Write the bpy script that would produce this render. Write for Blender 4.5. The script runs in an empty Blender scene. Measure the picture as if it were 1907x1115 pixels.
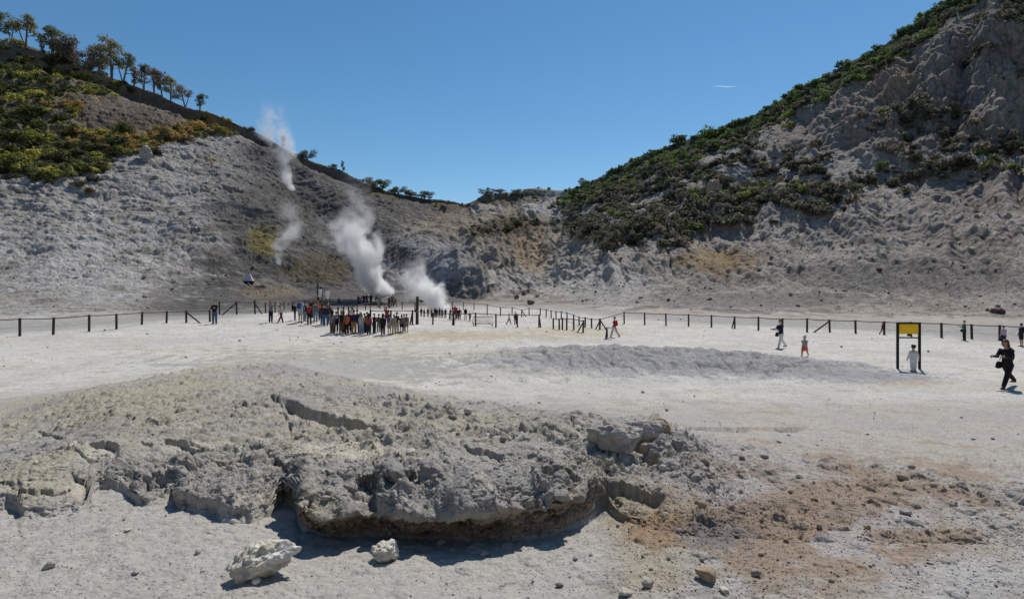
import bpy, math, random
import numpy as np
from mathutils import Vector, Matrix
rnd = random.Random(7)
R = np.random.default_rng(11)
SC = bpy.context.scene
COL = SC.collection
F, CX, HZ, CH = 1000.0, 953.5, 523.0, 3.7      # focal length, principal column, horizon row of the photograph; eye height

# ------------------------------------------------------------------ noise
_ang = np.linspace(0, 2*np.pi, 256, endpoint=False)
_G2 = np.stack([np.cos(_ang), np.sin(_ang)], 1).astype(np.float32)
_g = np.random.default_rng(3).normal(size=(256, 3)); _G3 = (_g/np.linalg.norm(_g, axis=1)[:, None]).astype(np.float32)
def _hash(ix, iy, iz, seed):
    with np.errstate(over='ignore'):
        h = ix.astype(np.uint32)*np.uint32(374761393) + iy.astype(np.uint32)*np.uint32(668265263) + np.uint32((seed*974711+12345) & 0xffffffff)
        if iz is not None: h = h + iz.astype(np.uint32)*np.uint32(2246822519)
        h = (h ^ (h >> np.uint32(13)))*np.uint32(1274126177)
        h = (h ^ (h >> np.uint32(15)))*np.uint32(2246822519)
        return h ^ (h >> np.uint32(16))
def per2(x, y, seed=0):
    x = np.asarray(x, np.float32); y = np.asarray(y, np.float32)
    ix = np.floor(x).astype(np.int32); iy = np.floor(y).astype(np.int32)
    fx = x-ix; fy = y-iy
    ux = fx*fx*fx*(fx*(fx*6-15)+10); uy = fy*fy*fy*(fy*(fy*6-15)+10)
    def c(a, b):
        g = _G2[_hash(ix+a, iy+b, None, seed) & np.uint32(255)]
        return g[..., 0]*(fx-a) + g[..., 1]*(fy-b)
    a = c(0, 0); b = c(1, 0); d = c(0, 1); e = c(1, 1)
    a = a+(b-a)*ux; d = d+(e-d)*ux
    return (a+(d-a)*uy)*1.5
def per3(x, y, z, seed=0):
    ix = np.floor(x).astype(np.int32); iy = np.floor(y).astype(np.int32); iz = np.floor(z).astype(np.int32)
    fx = (x-ix).astype(np.float32); fy = (y-iy).astype(np.float32); fz = (z-iz).astype(np.float32)
    s = lambda t: t*t*t*(t*(t*6-15)+10)
    ux, uy, uz = s(fx), s(fy), s(fz)
    def c(a, b, d):
        g = _G3[_hash(ix+a, iy+b, iz+d, seed) & np.uint32(255)]
        return g[..., 0]*(fx-a) + g[..., 1]*(fy-b) + g[..., 2]*(fz-d)
    l = lambda p, q, t: p+(q-p)*t
    return 1.6*l(l(l(c(0,0,0), c(1,0,0), ux), l(c(0,1,0), c(1,1,0), ux), uy),
                 l(l(c(0,0,1), c(1,0,1), ux), l(c(0,1,1), c(1,1,1), ux), uy), uz)
def fbm2(x, y, oct=4, seed=0, gain=.5, lac=2.03):
    s = 0; a = 1.
    for k in range(oct):
        s = s + a*per2(x, y, seed+k*17); x = x*lac+3.1; y = y*lac+1.7; a *= gain
    return s
def fbm3(x, y, z, oct=4, seed=0, gain=.5, lac=2.03):
    s = 0; a = 1.
    for k in range(oct):
        s = s + a*per3(x, y, z, seed+k*17); x = x*lac+3.1; y = y*lac+1.7; z = z*lac+5.3; a *= gain
    return s
def worley2(x, y, seed=0):
    x = np.asarray(x, np.float32); y = np.asarray(y, np.float32)
    ix = np.floor(x).astype(np.int32); iy = np.floor(y).astype(np.int32)
    f1 = np.full(x.shape, 9., np.float32); f2 = f1.copy(); idv = np.zeros(x.shape, np.float32)
    for a in (-1, 0, 1):
        for b in (-1, 0, 1):
            h = _hash(ix+a, iy+b, None, seed)
            px = ix+a+(h & np.uint32(1023)).astype(np.float32)/1024; py = iy+b+((h >> np.uint32(10)) & np.uint32(1023)).astype(np.float32)/1024
            d = np.sqrt((px-x)**2+(py-y)**2)
            m = d < f1
            f2 = np.where(m, f1, np.minimum(f2, d)); f1 = np.where(m, d, f1)
            idv = np.where(m, (h >> np.uint32(20)).astype(np.float32)/4096, idv)
    return f1, f2, idv
def worley3(x, y, z, seed=0):
    ix = np.floor(x).astype(np.int32); iy = np.floor(y).astype(np.int32); iz = np.floor(z).astype(np.int32)
    f1 = np.full(x.shape, 9., np.float32); f2 = f1.copy(); idv = np.zeros(x.shape, np.float32); q = np.float32(1/1024)
    for a in (-1, 0, 1):
        for b in (-1, 0, 1):
            for c in (-1, 0, 1):
                h = _hash(ix+a, iy+b, iz+c, seed)
                d = (ix+a+(h & np.uint32(1023))*q-x)**2+(iy+b+((h >> np.uint32(10)) & np.uint32(1023))*q-y)**2+(iz+c+((h >> np.uint32(20)) & np.uint32(1023))*q-z)**2
                m = d < f1; f2 = np.where(m, f1, np.minimum(f2, d)); f1 = np.where(m, d, f1); idv = np.where(m, ((h*np.uint32(2654435761)) >> np.uint32(20)).astype(np.float32)/4096, idv)
    return np.sqrt(f1), np.sqrt(f2), idv
def sst(a, b, x):
    t = np.clip((x-a)/(b-a), 0, 1); return t*t*(3-2*t)
def gsm(a, sig, axis=0):
    if sig <= 0: return a
    n = int(sig*3)+1; k = np.exp(-.5*(np.arange(-n, n+1)/sig)**2); k /= k.sum()
    a = np.moveaxis(a, axis, -1); sh = a.shape; a2 = a.reshape(-1, sh[-1])
    p = np.pad(a2, ((0, 0), (n, n)), mode='edge')
    o = np.zeros_like(a2)
    for i, w in enumerate(k): o += w*p[:, i:i+sh[-1]]
    return np.moveaxis(o.reshape(sh), -1, axis)
def gb(x, y, cx, cy, sx, sy): return np.exp(-.5*((x-cx)/sx)**2-.5*((y-cy)/sy)**2)

# ------------------------------------------------------------------ the terrain as one lofted sheet
NC = 1570; UM = 1.35; NB = 200
U = np.linspace(-UM, UM, NC); P = CX+F*U
sigc = lambda s: s/(F*2*UM/NC)                      # pixels to columns
def ctl(pts, s=20, key=1):
    a = np.array(pts, float); return gsm(np.interp(P, a[:, 0], a[:, key]), sigc(s))
def zplain(X, Y):
    z = .8*gb(X, Y, -19, 46, 9, 8) - .6*gb(X, Y, -7.5, 68, 6, 6) + .25*gb(X, Y, -30, 36, 8, 8)
    z = z + .5*gb(X, Y, 4.6, 25, 4.6, 2.4) + .2*gb(X, Y, 9.8, 22.5, 3.8, 1.6)
    z = z + .35*gb(X, Y, -3.2, 37.5, 6, 3)
    return z
def lay(y, Y): return Y, CH+(HZ-y)/F*Y
# near ground (y row, Y depth)
crest = [(-300,860,7.6),(0,785,8.8),(60,765,9.4),(140,735,10.2),(200,715,10.8),(300,695,12),(400,678,13),(520,668,14.2),(600,690,13.2),(700,714,11.5),(800,735,10),
         (900,745,9.2),(1000,765,8.3),(1080,775,7.8),(1190,782,7.3),(1250,797,6.9),(1350,822,6.9),(1600,862,6.8),(1907,895,6.5),(2200,930,6.2)]
lip = [(-300,935),(-60,925),(0,917),(30,920),(40,940),(100,946),(160,938),(172,892),(200,888),(230,900),(250,918),(275,936),(300,926),(322,905),(335,925),(370,938),(430,950),(470,946),
       (500,936),(514,908),(528,892),(545,890),(553,897),(567,945),(585,966),(610,968),(640,962),(680,955),(710,956),(745,966),(790,973),(860,968),(931,957),(985,946),(1012,940),(1045,934),
       (1062,926),(1072,905),(1088,893),(1110,888),(1125,905),(1150,950),(1200,975),(1300,1000),(1500,1010),(1907,1015),(2300,1015)]
bas = [(-300,960),(-60,950),(0,950),(30,948),(42,968),(100,966),(160,952),(175,906),(200,905),(235,918),(255,936),(275,950),(300,940),(322,926),(338,956),(370,963),(430,976),(470,970),
       (500,956),(516,935),(530,930),(550,938),(560,985),(600,1000),(690,1000),(760,1004),(800,1006),(860,1010),(966,1014),(1012,1004),(1050,990),(1075,980),(1095,970),(1115,950),(1130,945),(1155,965),(1200,985),
       (1300,1007),(1500,1016),(1907,1021),(2300,1021)]
def jag(seed, amp): return amp*(.7*per2(P/34., P*0, seed)+.45*per2(P/14., P*0+3, seed)+.12*per2(P/6., P*0+7, seed))
ylip = ctl(lip, 3)+jag(5, 7); ybas = np.maximum(ctl(bas, 3)+jag(6, 5), ylip+5)
zfloor = ctl([(-300,1.6),(0,1.6),(300,1.57),(500,1.52),(560,1.47),(800,1.44),(1050,1.46),(1150,1.5),(1300,1.55),(2300,1.5)], 20)
Ybas = (CH-zfloor)/((ybas-HZ)/F)
step = ctl([(-300,.05),(0,.06),(100,.09),(165,.07),(230,.06),(300,.06),(340,.13),(480,.14),(520,.2),(560,.35),(700,.34),(860,.34),(1000,.35),(1070,.33),(1110,.16),(1150,.05),(1200,.012),(2300,.004)], 8)
step = step*np.where(P < 525, np.clip(.5+1.0*per2(P/45., P*0, 12), .08, 1.25), 1+.25*per2(P/60., P*0, 13)); zlip = zfloor+step
Ylip = (CH-zlip)/((ylip-HZ)/F)
Ylip = np.minimum(Ylip, Ybas+.06)
zlip = CH-(ylip-HZ)/F*Ylip
ymid = ctl([(-300,890),(0,860),(200,840),(400,835),(560,835),(800,845),(1000,850),(1100,845),(1250,870),(1500,930),(1907,950),(2300,950)], 20)
zmid = ctl([(-300,1.62),(0,1.68),(300,1.74),(520,1.78),(700,1.82),(900,1.86),(1050,1.88),(1150,1.86),(1250,1.76),(1400,1.6),(1907,1.42),(2300,1.4)], 20)
Ymid = (CH-zmid)/((ymid-HZ)/F)
ycr = ctl(crest, 14); Ycr = ctl(crest, 20, 2)
hill = np.array([ # column, foot depth, (row, depth) x3, skyline depth
 (-300,48, 470,68, 300,95, 175,116, 145),(0,54, 480,74, 322,102, 190,122, 165),(200,60, 470,80, 300,108, 220,127, 164),(400,64, 470,88, 300,118, 258,132, 158),(480,68,470,92,320,122,282,135,156),
 (560,75, 475,96, 385,128, 330,142, 162),(700,84, 490,108, 430,142, 388,164, 192),(870,94, 490,122, 430,162, 402,192, 232),(1010,90, 490,120, 432,166, 386,208, 262),(1110,76, 482,106, 405,150, 368,186, 240),
 (1300,63, 470,90, 375,126, 308,160, 212),(1500,58, 470,82, 342,112, 228,138, 186),(1700,54, 470,76, 318,106, 112,126, 166),(1907,50, 470,70, 310,99, 15,120, 150),(2300,46, 470,66, 300,92, -100,112, 140)], float)
hc = lambda k, s=30: gsm(np.interp(P, hill[:, 0], hill[:, k]), sigc(s))
sky = [(-300,-120),(-100,20),(0,74),(50,84),(100,100),(150,122),(200,140),(250,158),(300,178),(340,198),(400,214),(440,228),(470,243),(500,258),(560,292),(600,308),(640,320),(680,345),(720,356),(760,362),(800,368),(835,372),(870,381),
       (885,372),(900,362),(960,362),(985,349),(1010,349),(1050,352),(1075,350),(1110,334),(1150,314),(1200,290),(1250,270),(1300,252),(1340,243),(1380,226),(1440,192),(1500,164),(1560,132),(1640,90),(1700,46),(1760,6),(1850,-60),(1950,-110),(2300,-260)]
ysky = ctl(sky, 5); Ysky = hc(8)
zero = P*0
layers = [(zero+.25, zero+1.62, 1)]
layers.append((zero+3.2, CH-(.62)*(zero+3.2)+gsm(ctl([(-300,.02),(953,0),(2300,-.05)],9), 3), 26))
layers.append((Ybas, zfloor, 330)); layers.append((Ylip, zlip, 70)); layers.append((Ymid, zmid, 300)); layers.append((Ycr, CH-(ycr-HZ)/F*Ycr, 260))
Ybk = Ycr+ctl([(-300,7),(0,8.5),(520,10),(700,8),(900,7.5),(1200,7),(1300,7),(1907,8),(2300,8)], 20)
layers.append((Ybk, zero, 60)); layers.append((np.maximum(hc(1)*.5, 30), zero, 230)); layers.append((hc(1), zero, 150))
nG = sum(l[2] for l in layers)
for k, n in ((2, 150), (4, 170), (6, 90)):
    Y, z = lay(hc(k), hc(k+1)); layers.append((Y, z, n))
Y, z = lay(ysky, Ysky); layers.append((Y, z, 110))
layers.append((Ysky+45, z-7, 25)); layers.append((Ysky+180, z-40, 10))
Ys = [layers[0][0]]; Zs = [layers[0][1]]
for (Ya, za, _), (Yb, zb, n) in zip(layers[:-1], layers[1:]):
    for i in range(1, n+1):
        t = i/n
        Yt = 1/((1-t)/Ya+t/Yb)
        Ys.append(Yt); Zs.append(za+(zb-za)*(Yt-Ya)/np.where(np.abs(Yb-Ya) < 1e-4, 1e-4, Yb-Ya) if n != 70 else za+(zb-za)*t)
        if n == 70: Ys[-1] = Ya+(Yb-Ya)*t
YY = np.array(Ys); ZZ = np.array(Zs); NR = len(Ys)
zs1 = ctl([(-300,CH-.62*3.2+.02),(953,CH-.62*3.2),(2300,CH-.62*3.2-.05)], 3); Ybs = ctl([(-300,4.9),(0,4.9),(300,5.0),(480,4.8),(560,4.75),(860,4.7),(1070,4.75),(1200,4.8),(1907,4.6),(2300,4.6)], 40)
sd_ = np.clip((YY[27:357]-3.2)/(Ybs-3.2), 0, 1.2); ZZ[27:357] = zs1+(zfloor-zs1)*sd_
jb = ZZ[356]-zfloor; ZZ[357:427] += jb*(1-(np.arange(1, 71)/70.)[:, None])
iLip = 1+26+330+70-1; iFoot = nG-1; iSky = NR-1-35
# soften the kinks between layers, away from the ledge
for sg, r0, r1 in ((22, iLip+30, iFoot-40), (30, iFoot-30, iSky)):
    A = gsm(1/YY, sg, 0); B = gsm(ZZ, sg, 0)
    w = (sst(r0, r0+40, np.arange(NR))*(1-sst(r1-30, r1, np.arange(NR))))[:, None]
    YY = 1/((1/YY)*(1-w)+A*w); ZZ = ZZ*(1-w)+B*w
XX = YY*U[None, :]
# ---- masks share the photograph's layout: row and column of every vertex of the plain sheet
PXm = np.broadcast_to(P[None, :], YY.shape)
PYm = HZ+(CH-ZZ)/YY*F
rows = np.arange(NR)[:, None]
isG = rows <= iFoot
wpl = sst(13, 19, YY)*(1-sst(iFoot, iFoot+160, rows*1.))
ZZ = ZZ+zplain(XX, YY)*wpl

# ---- ground relief
g = slice(0, iFoot+60)
X, Y = XX[g].astype(np.float32), YY[g].astype(np.float32); px, py = PXm[g], PYm[g]
r_ = np.broadcast_to(rows[g], X.shape)
onTop = sst(iLip-2, iLip+4, r_*1.)*(1-sst(iLip+560, iLip+640, r_*1.))          # the crust of the mound
right = sst(1080, 1330, px)
patch = sst(-.25, .35, fbm2(X*.8, Y*.8, 3, 25))
rough = 1.05*gb(px, py, 850, 885, 260, 75)+.75*gb(px, py, 430, 915, 110, 45)+.45*gb(px, py, 470, 850, 120, 40)+.7*gb(px, py, 1180, 820, 80, 40)+.45*gb(px, py, 120, 930, 130, 30)+.5*gb(px, py, 640, 760, 120, 30)+.4*gb(px, py, 1310, 962, 80, 20)
rough = np.clip(rough*(.35+.75*patch), 0, 1)*sst(iLip-2, iLip+4, r_*1.)
block = rough
flat = onTop*(1-rough); rlow = sst(1090, 1190, px)*(1-sst(14, 17, Y))
sandw = 1-sst(iLip-80, iLip-2, r_*1.)
H = .07*fbm2(X*.7, Y*.7, 3, 21)*onTop+.02*fbm2(X*1.2, Y*1.2, 3, 22)*sandw+.013*fbm2(X*6, Y*6, 4, 26, .6)*sandw+.02*np.abs(fbm2(X*2.2, Y*2.2, 3, 29))*sandw+.05*fbm2(X*.25, Y*.25, 4, 23)*wpl[g]+.016*fbm2(X*1.7, Y*1.7, 4, 24)*wpl[g]-.022*sst(.24, .05, worley2(X*2.1, Y*1.5, 27)[0])*wpl[g]*(fbm2(X*.2, Y*.2, 2, 28) > -.1)
wx = X+.06*per2(X*5, Y*5, 31); wy = Y+.06*per2(X*5+9, Y*5, 32)
tt = np.clip((Y-Ylip[None])/(Ymid-Ylip)[None], 0, 1)*(r_ >= iLip)
bulge = np.sin(np.pi*np.clip(tt, 0, 1)**.55)**1.2
win = sst(535, 590, px)*(1-sst(1030, 1095, px))*(.8+.35*per2(X*1.1, Y*1.1, 52)); winl = sst(325, 365, px)*(1-sst(470, 520, px))
H = H+bulge*(.19*win+.06*winl)+bulge*.04*sst(0, 40, px)*(1-sst(110, 160, px))
H = H+block*(.05*np.abs(fbm2(X*1.3, Y*1.3, 3, 62))-.03)
H = H+flat*(.018*fbm2(X*4, Y*4, 4, 63, .6)+.02*np.abs(fbm2(X*1.4, Y*1.4, 3, 64)))
for sc, am, sd in ((5, .05, 71), (11, .026, 72), (22, .014, 73), (44, .008, 74)):
    f1, f2, idv = worley2(wx*sc, wy*sc, sd)
    dens = np.clip(flat*(.30+.35*patch)+.08*np.maximum(right*onTop, rlow)*(Y < 13)+.12*sandw+.04*wpl[g], 0, 1)
    H = H+am*np.sqrt(np.clip(.14*(.3+idv)-f1*f1*1.2, 0, 1))*(idv > 1-.55*dens)*2.2*np.clip(.3+dens, 0, 1)
# low grey rise on the plain, cracked
rise = gb(X, Y, 4.6, 25, 4.8, 2.7)+.75*gb(X, Y, 9.8, 22.5, 3.8, 1.6)+.25*gb(X, Y, 14.3, 20.2, 2, .7)
rise = np.clip(rise*1.3, 0, 1)*sst(14, 17, Y)
f1, f2, idv = worley2((X+.3*per2(X, Y, 81))*.9, (Y+.3*per2(X, Y, 82))*.55, 83)
H = H+rise*(.22*np.clip(.6-f1, 0, 1)+.11*fbm2(X*1.3, Y*.8, 4, 84)+.10*np.abs(fbm2(X*.5, Y*.5, 3, 85))-.10*np.exp(-((f2-f1)/.06)**2))
# scarps: (polyline of the lip in columns/rows, drop, decay length); the ground in front of each is sunk
def scarp(pts, A, Lr, w=.02, seed=0, taper=.18):
    global H
    a = np.array(pts, float); x0, x1 = a[0, 0], a[-1, 0]
    m = (P > x0) & (P < x1)
    if not m.any(): return
    yl = np.interp(P, a[:, 0], a[:, 1]); jg = .075*per2(P/30., P*0+seed, seed)+.035*per2(P/11., P*0+seed, seed+1)
    t_ = (P-x0)/(x1-x0); env = sst(0, taper, t_)*(1-sst(1-taper, 1, t_))*m
    for c in np.nonzero(m)[0]:
        col = PYm[iLip:iLip+620, c]                                   # rows fall with distance
        k = np.interp(-yl[c], -col, np.arange(len(col))); Yl = np.interp(k, np.arange(len(col)), YY[iLip:iLip+620, c])
        d = Yl+jg[c]-Y[:, c]+.03*per2(Y[:, c]*0+P[c]/16, Y[:, c]*7, seed+2)                                                # in front of the lip
        q = sst(0, w, d)*np.exp(-np.clip(d, 0, 9)/Lr)
        q[:iLip] = 0
        if seed % 2: q *= (1-sst(Lr*.9, Lr*2.6, d))
        H[:, c] -= A*env[c]*q
scarp([(512,742),(535,746),(575,758),(640,772),(690,788),(735,815)], .42, .6, .16, seed=1)
scarp([(1050,782),(1075,780),(1120,783),(1160,800),(1195,822),(1235,850)], .36, .5, .12, seed=3)
scarp([(1150,778),(1180,780),(1230,790),(1262,822)], .2, .35, .04, seed=4)
scarp([(655,892),(690,905),(770,905),(800,890)], .2, .2, .03, seed=5)
scarp([(628,905),(650,915),(700,930),(720,925)], .22, .2, .03, seed=7)
scarp([(500,740),(520,742),(532,770),(545,800)], .25, .3, .03, seed=9)
scarp([(160,828),(200,826),(225,835)], .13, .35, .03, seed=11)
scarp([(300,815),(345,822),(372,835)], .11, .3, .03, seed=13)
scarp([(1090,885),(1130,886),(1190,896),(1245,920)], .16, .25, .03, seed=15)
scarp([(860,835),(905,838),(945,850)], .12, .15, .03, seed=17)
scarp([(1000,880),(1040,865),(1085,880)], .18, .2, .03, seed=19)
scarp([(-60,925),(10,913),(70,918),(130,905)], .06, .2, seed=21)
scarp([(480,820),(505,838),(530,850),(552,880)], .2, .25, .03, seed=23)
scarp([(380,860),(420,862),(470,850)], .06, .15, seed=25)
rs = random.Random(5)
for k in range(70):
    x0 = rs.uniform(-60, 1300); yb = rs.uniform(735, 915); ln = rs.uniform(25, 85)
    if x0 > 1150 and yb < 800: continue
    if x0 < 450 and yb < 800-(x0*.18): continue
    s_ = rs.uniform(-.25, .35)
    scarp([(x0, yb), (x0+ln*.5, yb+s_*ln*.5+rs.uniform(-6, 6)), (x0+ln, yb+s_*ln)], rs.uniform(.02, .075), rs.uniform(.05, .2), .015, seed=100+k, taper=.3)
for k in range(16):     # thin dark crusts on the plain and the low rise
    x0 = rs.uniform(860, 1650); yb = 640+rs.uniform(0, 70); ln = rs.uniform(40, 150)
    scarp([(x0, yb), (x0+ln, yb+rs.uniform(-6, 10))], rs.uniform(.05, .12), rs.uniform(.2, .6), .05, seed=300+2*k, taper=.3)
scarp([(1060,641),(1100,643),(1160,646)], .16, .5, .05, seed=341); scarp([(1290,648),(1340,655),(1400,658)], .18, .6, .05, seed=343)
H[:iLip-1] *= 1; 
hidden = r_ < 26
ZZ[g] += H*np.where(hidden, .3, 1)
# clods and hollows of the crust, pushed out along its own surface (so walls break up like tops do)
q = slice(iLip-72, iLip+600)
Xq, Yq, Zq = XX[q].astype(np.float32), YY[q].astype(np.float32), ZZ[q].astype(np.float32)
e_ = [gsm(gsm(a, 3, 0), 3, 1) for a in (Xq, Yq, Zq)]
nq = np.cross(np.stack([np.gradient(a, axis=1) for a in e_], -1), np.stack([np.gradient(a, axis=0) for a in e_], -1)); nq /= np.maximum(np.linalg.norm(nq, axis=-1, keepdims=True), 1e-9)
fcm = (1-sst(iLip-4, iLip+2, rows[q]*1.))*sst(iLip-72, iLip-60, rows[q]*1.)*np.clip(step/.25, 0, 1)[None]
bq = np.clip(block[q]+0, 0, 1); fq = flat[q]*(1-.85*sst(1120, 1260, px[q])); pq = .35+.75*sst(-.3, .4, per3(Xq*1.5, Yq*1.5, Zq*1.5, 140))
wX = Xq+.05*per3(Xq*6, Yq*6, Zq*6, 141); wY = Yq+.05*per3(Xq*6+7, Yq*6, Zq*6, 142); wZ = Zq+.04*per3(Xq*6, Yq*6+7, Zq*6, 143)
D = np.zeros_like(Xq)
for sc, am, sd, lo in ((2.3, .17, 144, .45), (4.6, .125, 145, .4), (9.5, .075, 146, .35), (20, .040, 147, .3), (40, .018, 148, .3)):
    f1, f2, idv = worley3(wX*sc, wY*sc, wZ*sc*1.15, sd)
    mk = np.clip(bq*pq*1.15+.16*fq*pq*(sc > 4), 0, 1)+.22*fcm*(sc < 30)
    D += am*mk*(np.sqrt(np.clip(.5-f1*f1, 0, 1))*sst(lo, lo+.35, idv)-.30*np.exp(-((f2-f1)/.10)**2)*sst(lo-.2, lo+.2, idv))
    if sc < 12: D -= am*1.1*mk*sst(.42, .12, f1)*(idv < lo-.18)
D += (bq*.9+.12*fq+.4*fcm)*(.030*fbm3(Xq*5, Yq*5, Zq*6, 4, 149, .6))
D *= np.where(nq[..., 2] < -.9, 0, 1)
for A_, k in ((XX, 0), (YY, 1), (ZZ, 2)): A_[q] += D*nq[..., k]
# the undercut face below the lip: strata and hollows pushed in along the view depth
f = slice(iLip-69, iLip+1)
t_ = (rows[f]-(iLip-69))/69.
Xf, Zf = XX[f], ZZ[f]
hol = .10*np.sin(np.pi*t_)*(step[None, :]/.3)+.075*(per3(Xf*6, YY[f]*6, Zf*11, 91)+.6*per3(Xf*16, YY[f]*16, Zf*34, 92)+.5*per3(Xf*34, YY[f]*34, Zf*50, 93))*np.sin(np.pi*t_)*(.2+step[None, :]/.3)
YY[f] += hol; XX[f] += hol*U[None, :]
ZZ[f] += .015*per3(Xf*20, YY[f]*20, Zf*20, 94)*np.sin(np.pi*t_)

# ---- hill relief, pushed along the surface normal
h = slice(iFoot-20, NR)
X, Y, Z = XX[h].astype(np.float32), YY[h].astype(np.float32), ZZ[h].astype(np.float32); hx, hy = PXm[h], PYm[h]; rh = np.broadcast_to(rows[h], X.shape)*1.
dU = np.stack([np.gradient(a, axis=1) for a in (X, Y, Z)], -1); dV = np.stack([np.gradient(a, axis=0) for a in (X, Y, Z)], -1)
Nn = np.cross(dU, dV); Nn /= np.maximum(np.linalg.norm(Nn, axis=-1, keepdims=True), 1e-9)
left_ = 1-sst(760, 980, hx); cliff = sst(1480, 1580, hx)*sst(0, 30, hy-np.interp(hx, P, ysky)-30)*(1-sst(255, 300, hy))
talus = sst(980, 1080, hx)*(1-cliff)
D = 2.4*fbm3(X/24, Y/24, Z/24, 3, 101)+.5*fbm3(X/8, Y/8, Z/8, 3, 102)
zs = Z+1.2*per3(X/9, Y/9, Z/9, 104)
D = D+left_*(.36*fbm3(X/7, Y/7, zs/1.3, 3, 105)+.22*fbm3(X/3, Y/3, zs/.6, 3, 106))
sk = hx+.55*hy*np.where(hx > 1250, -1, .6)+40*per3(X/12, Y/12, Z/12, 114)            # rills running down the talus
D = D+talus*(2.1*np.abs(fbm2(sk/75, hy/240, 3, 107))-.7+.3*np.abs(fbm2(sk/24, hy/60, 3, 115))+.35*fbm3(X/2.2, Y/2.2, Z/1.6, 3, 108, .6))
pk = sst(.15, .6, fbm3(X/16, Y/16, Z/12, 2, 116))
f1, f2, idv = worley2(hx/17+.4*per3(X/3, Y/3, Z/3, 117), hy/11, 118)
D = D+(talus+(1-left_)*(1-talus))*pk*1.0*np.sqrt(np.clip(.3-f1*f1, 0, 1))*(idv > .45)
f1, f2, idv = worley2(hx/22+.3*per3(X/5, Y/5, Z/5, 109), (Z+.25*X)/2.6, 110)
D = D+cliff*(2.0*fbm3(X/7, Y/7, Z/13, 3, 111, .5)+.55*fbm3(X/2, Y/2, Z/3, 3, 112, .6)+.5*fbm3(X/9, Y/9, zs/1.3, 2, 121)-.55*np.exp(-((f2-f1)/.14)**2))
D = D+(.24-.06*talus)*fbm3(X/1.2, Y/1.2, Z/.9, 3, 113, .62)
midw = sst(800, 880, hx)*(1-sst(1040, 1120, hx)); D = D+midw*(1.7*np.abs(fbm2((hx+.5*(hy-420)*np.sign(hx-985))/34, hy/90, 3, 119))-.7+1.3*fbm3(X/9, Y/9, Z/4, 4, 120, .58)+.5*np.abs(fbm3(X/3, Y/3, Z/2, 2, 122)))
nz = per3(X/6, Y/6, Z/6, 130)
for sc, am, sd in ((.30, .85, 131), (.62, .5, 132), (1.3, .26, 133)):          # broken blocks
    f1, f2, idv = worley3((X+.8*nz)*sc, (Y+.8*nz)*sc, (Z*1.5+.8*nz)*sc, sd)
    D = D+am*(.8*left_+.42*talus+.6*(1-left_)*(1-talus))*(np.clip(.55-f1, 0, 1)*sst(.35, .75, idv)-.28*np.exp(-((f2-f1)/.09)**2)*(idv > .5))
# gullies and the dark spur of the left hill
spur = np.interp(hx, [380,470,560,700,800,930], [250,270,330,420,470,530])
D = D-4.5*np.exp(-((hy-spur-38)/18)**2)*sst(480, 600, hx)*(1-sst(900, 1000, hx))+2.6*np.exp(-((hy-spur)/16)**2)*sst(480, 600, hx)*(1-sst(900, 1000, hx))
D = D-2.5*gb(hx, hy, 600, 505, 60, 28)-2.0*gb(hx, hy, 470, 450, 40, 26)+1.6*gb(hx, hy, 470, 545, 75, 14)
D = D-3.5*gb(hx, hy, 1000, 440, 45, 70)-2.2*np.exp(-((hx-1690)/14)**2)*cliff-2.5*np.exp(-((hx-1790-(hy-150)*-.2)/16)**2)*cliff+2.5*np.exp(-((hx-1850)/25)**2)*cliff
amp = sst(iFoot-20, iFoot+70, rh)*(1-.72*sst(iSky-70, iSky-6, rh)*(rh <= iSky+6))*(np.clip(Y, 55, 150)/95)**.35
amp = amp*(.35+.65*sst(iFoot+10, iFoot+130, rh))
D = D*amp
for A_, k in ((XX, 0), (YY, 1), (ZZ, 2)): A_[h] += D*Nn[..., k]*(1 if k == 2 else .9)
if Nn[NR//4, NC//2, 2] < 0: raise RuntimeError('normals')
# ------------------------------------------------------------------ what the ground is made of (albedo, plus some painted shade)
def mixc(C, c, m):
    m = np.clip(m, 0, 1)[..., None].astype(np.float32); C *= (1-m); C += np.array(c, np.float32)*m
py_all = HZ+(CH-ZZ)/YY*F
Cg = np.empty(YY.shape+(3,), np.float32); Cg[:] = (.43, .41, .375)
s = slice(0, iFoot+1)
X, Y = XX[s].astype(np.float32), YY[s].astype(np.float32); px, py = PXm[s], py_all[s]; r_ = np.broadcast_to(rows[s], X.shape)*1.
n1 = fbm2(X*.35, Y*.35, 4, 201); n2 = fbm2(X*1.3, Y*1.3, 4, 202); n3 = fbm2(X*5, Y*5, 3, 203); n4 = fbm2(X*16, Y*16, 3, 204)
C = Cg[s]
far = sst(13, 18, Y); rmix = sst(1090, 1190, px+25*n2+.25*(py-1000)*0); onT = np.maximum(sst(iLip-2, iLip+6, r_), rmix)*(1-far); snd = (1-sst(iLip-80, iLip-60, r_))*(1-rmix)
mixc(C, (.605, .588, .55), far*(.6+.35*n1)); mixc(C, (.50, .45, .34), far*sst(.1, .7, n1+.3*n2-.2)*.5)
mixc(C, (.41, .40, .385), far*sst(.1, .5, n2+.5*n3-.1)*.55); mixc(C, (.45, .42, .36), far*sst(.0, .5, fbm2(X*.12, Y*.4, 3, 206))*.5)
mixc(C, (.42, .395, .36), snd*sst(-.3, .5, n2)*.7); mixc(C, (.455, .40, .35), snd*sst(.1, .6, n1+.4*n2)*.55)
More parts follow.
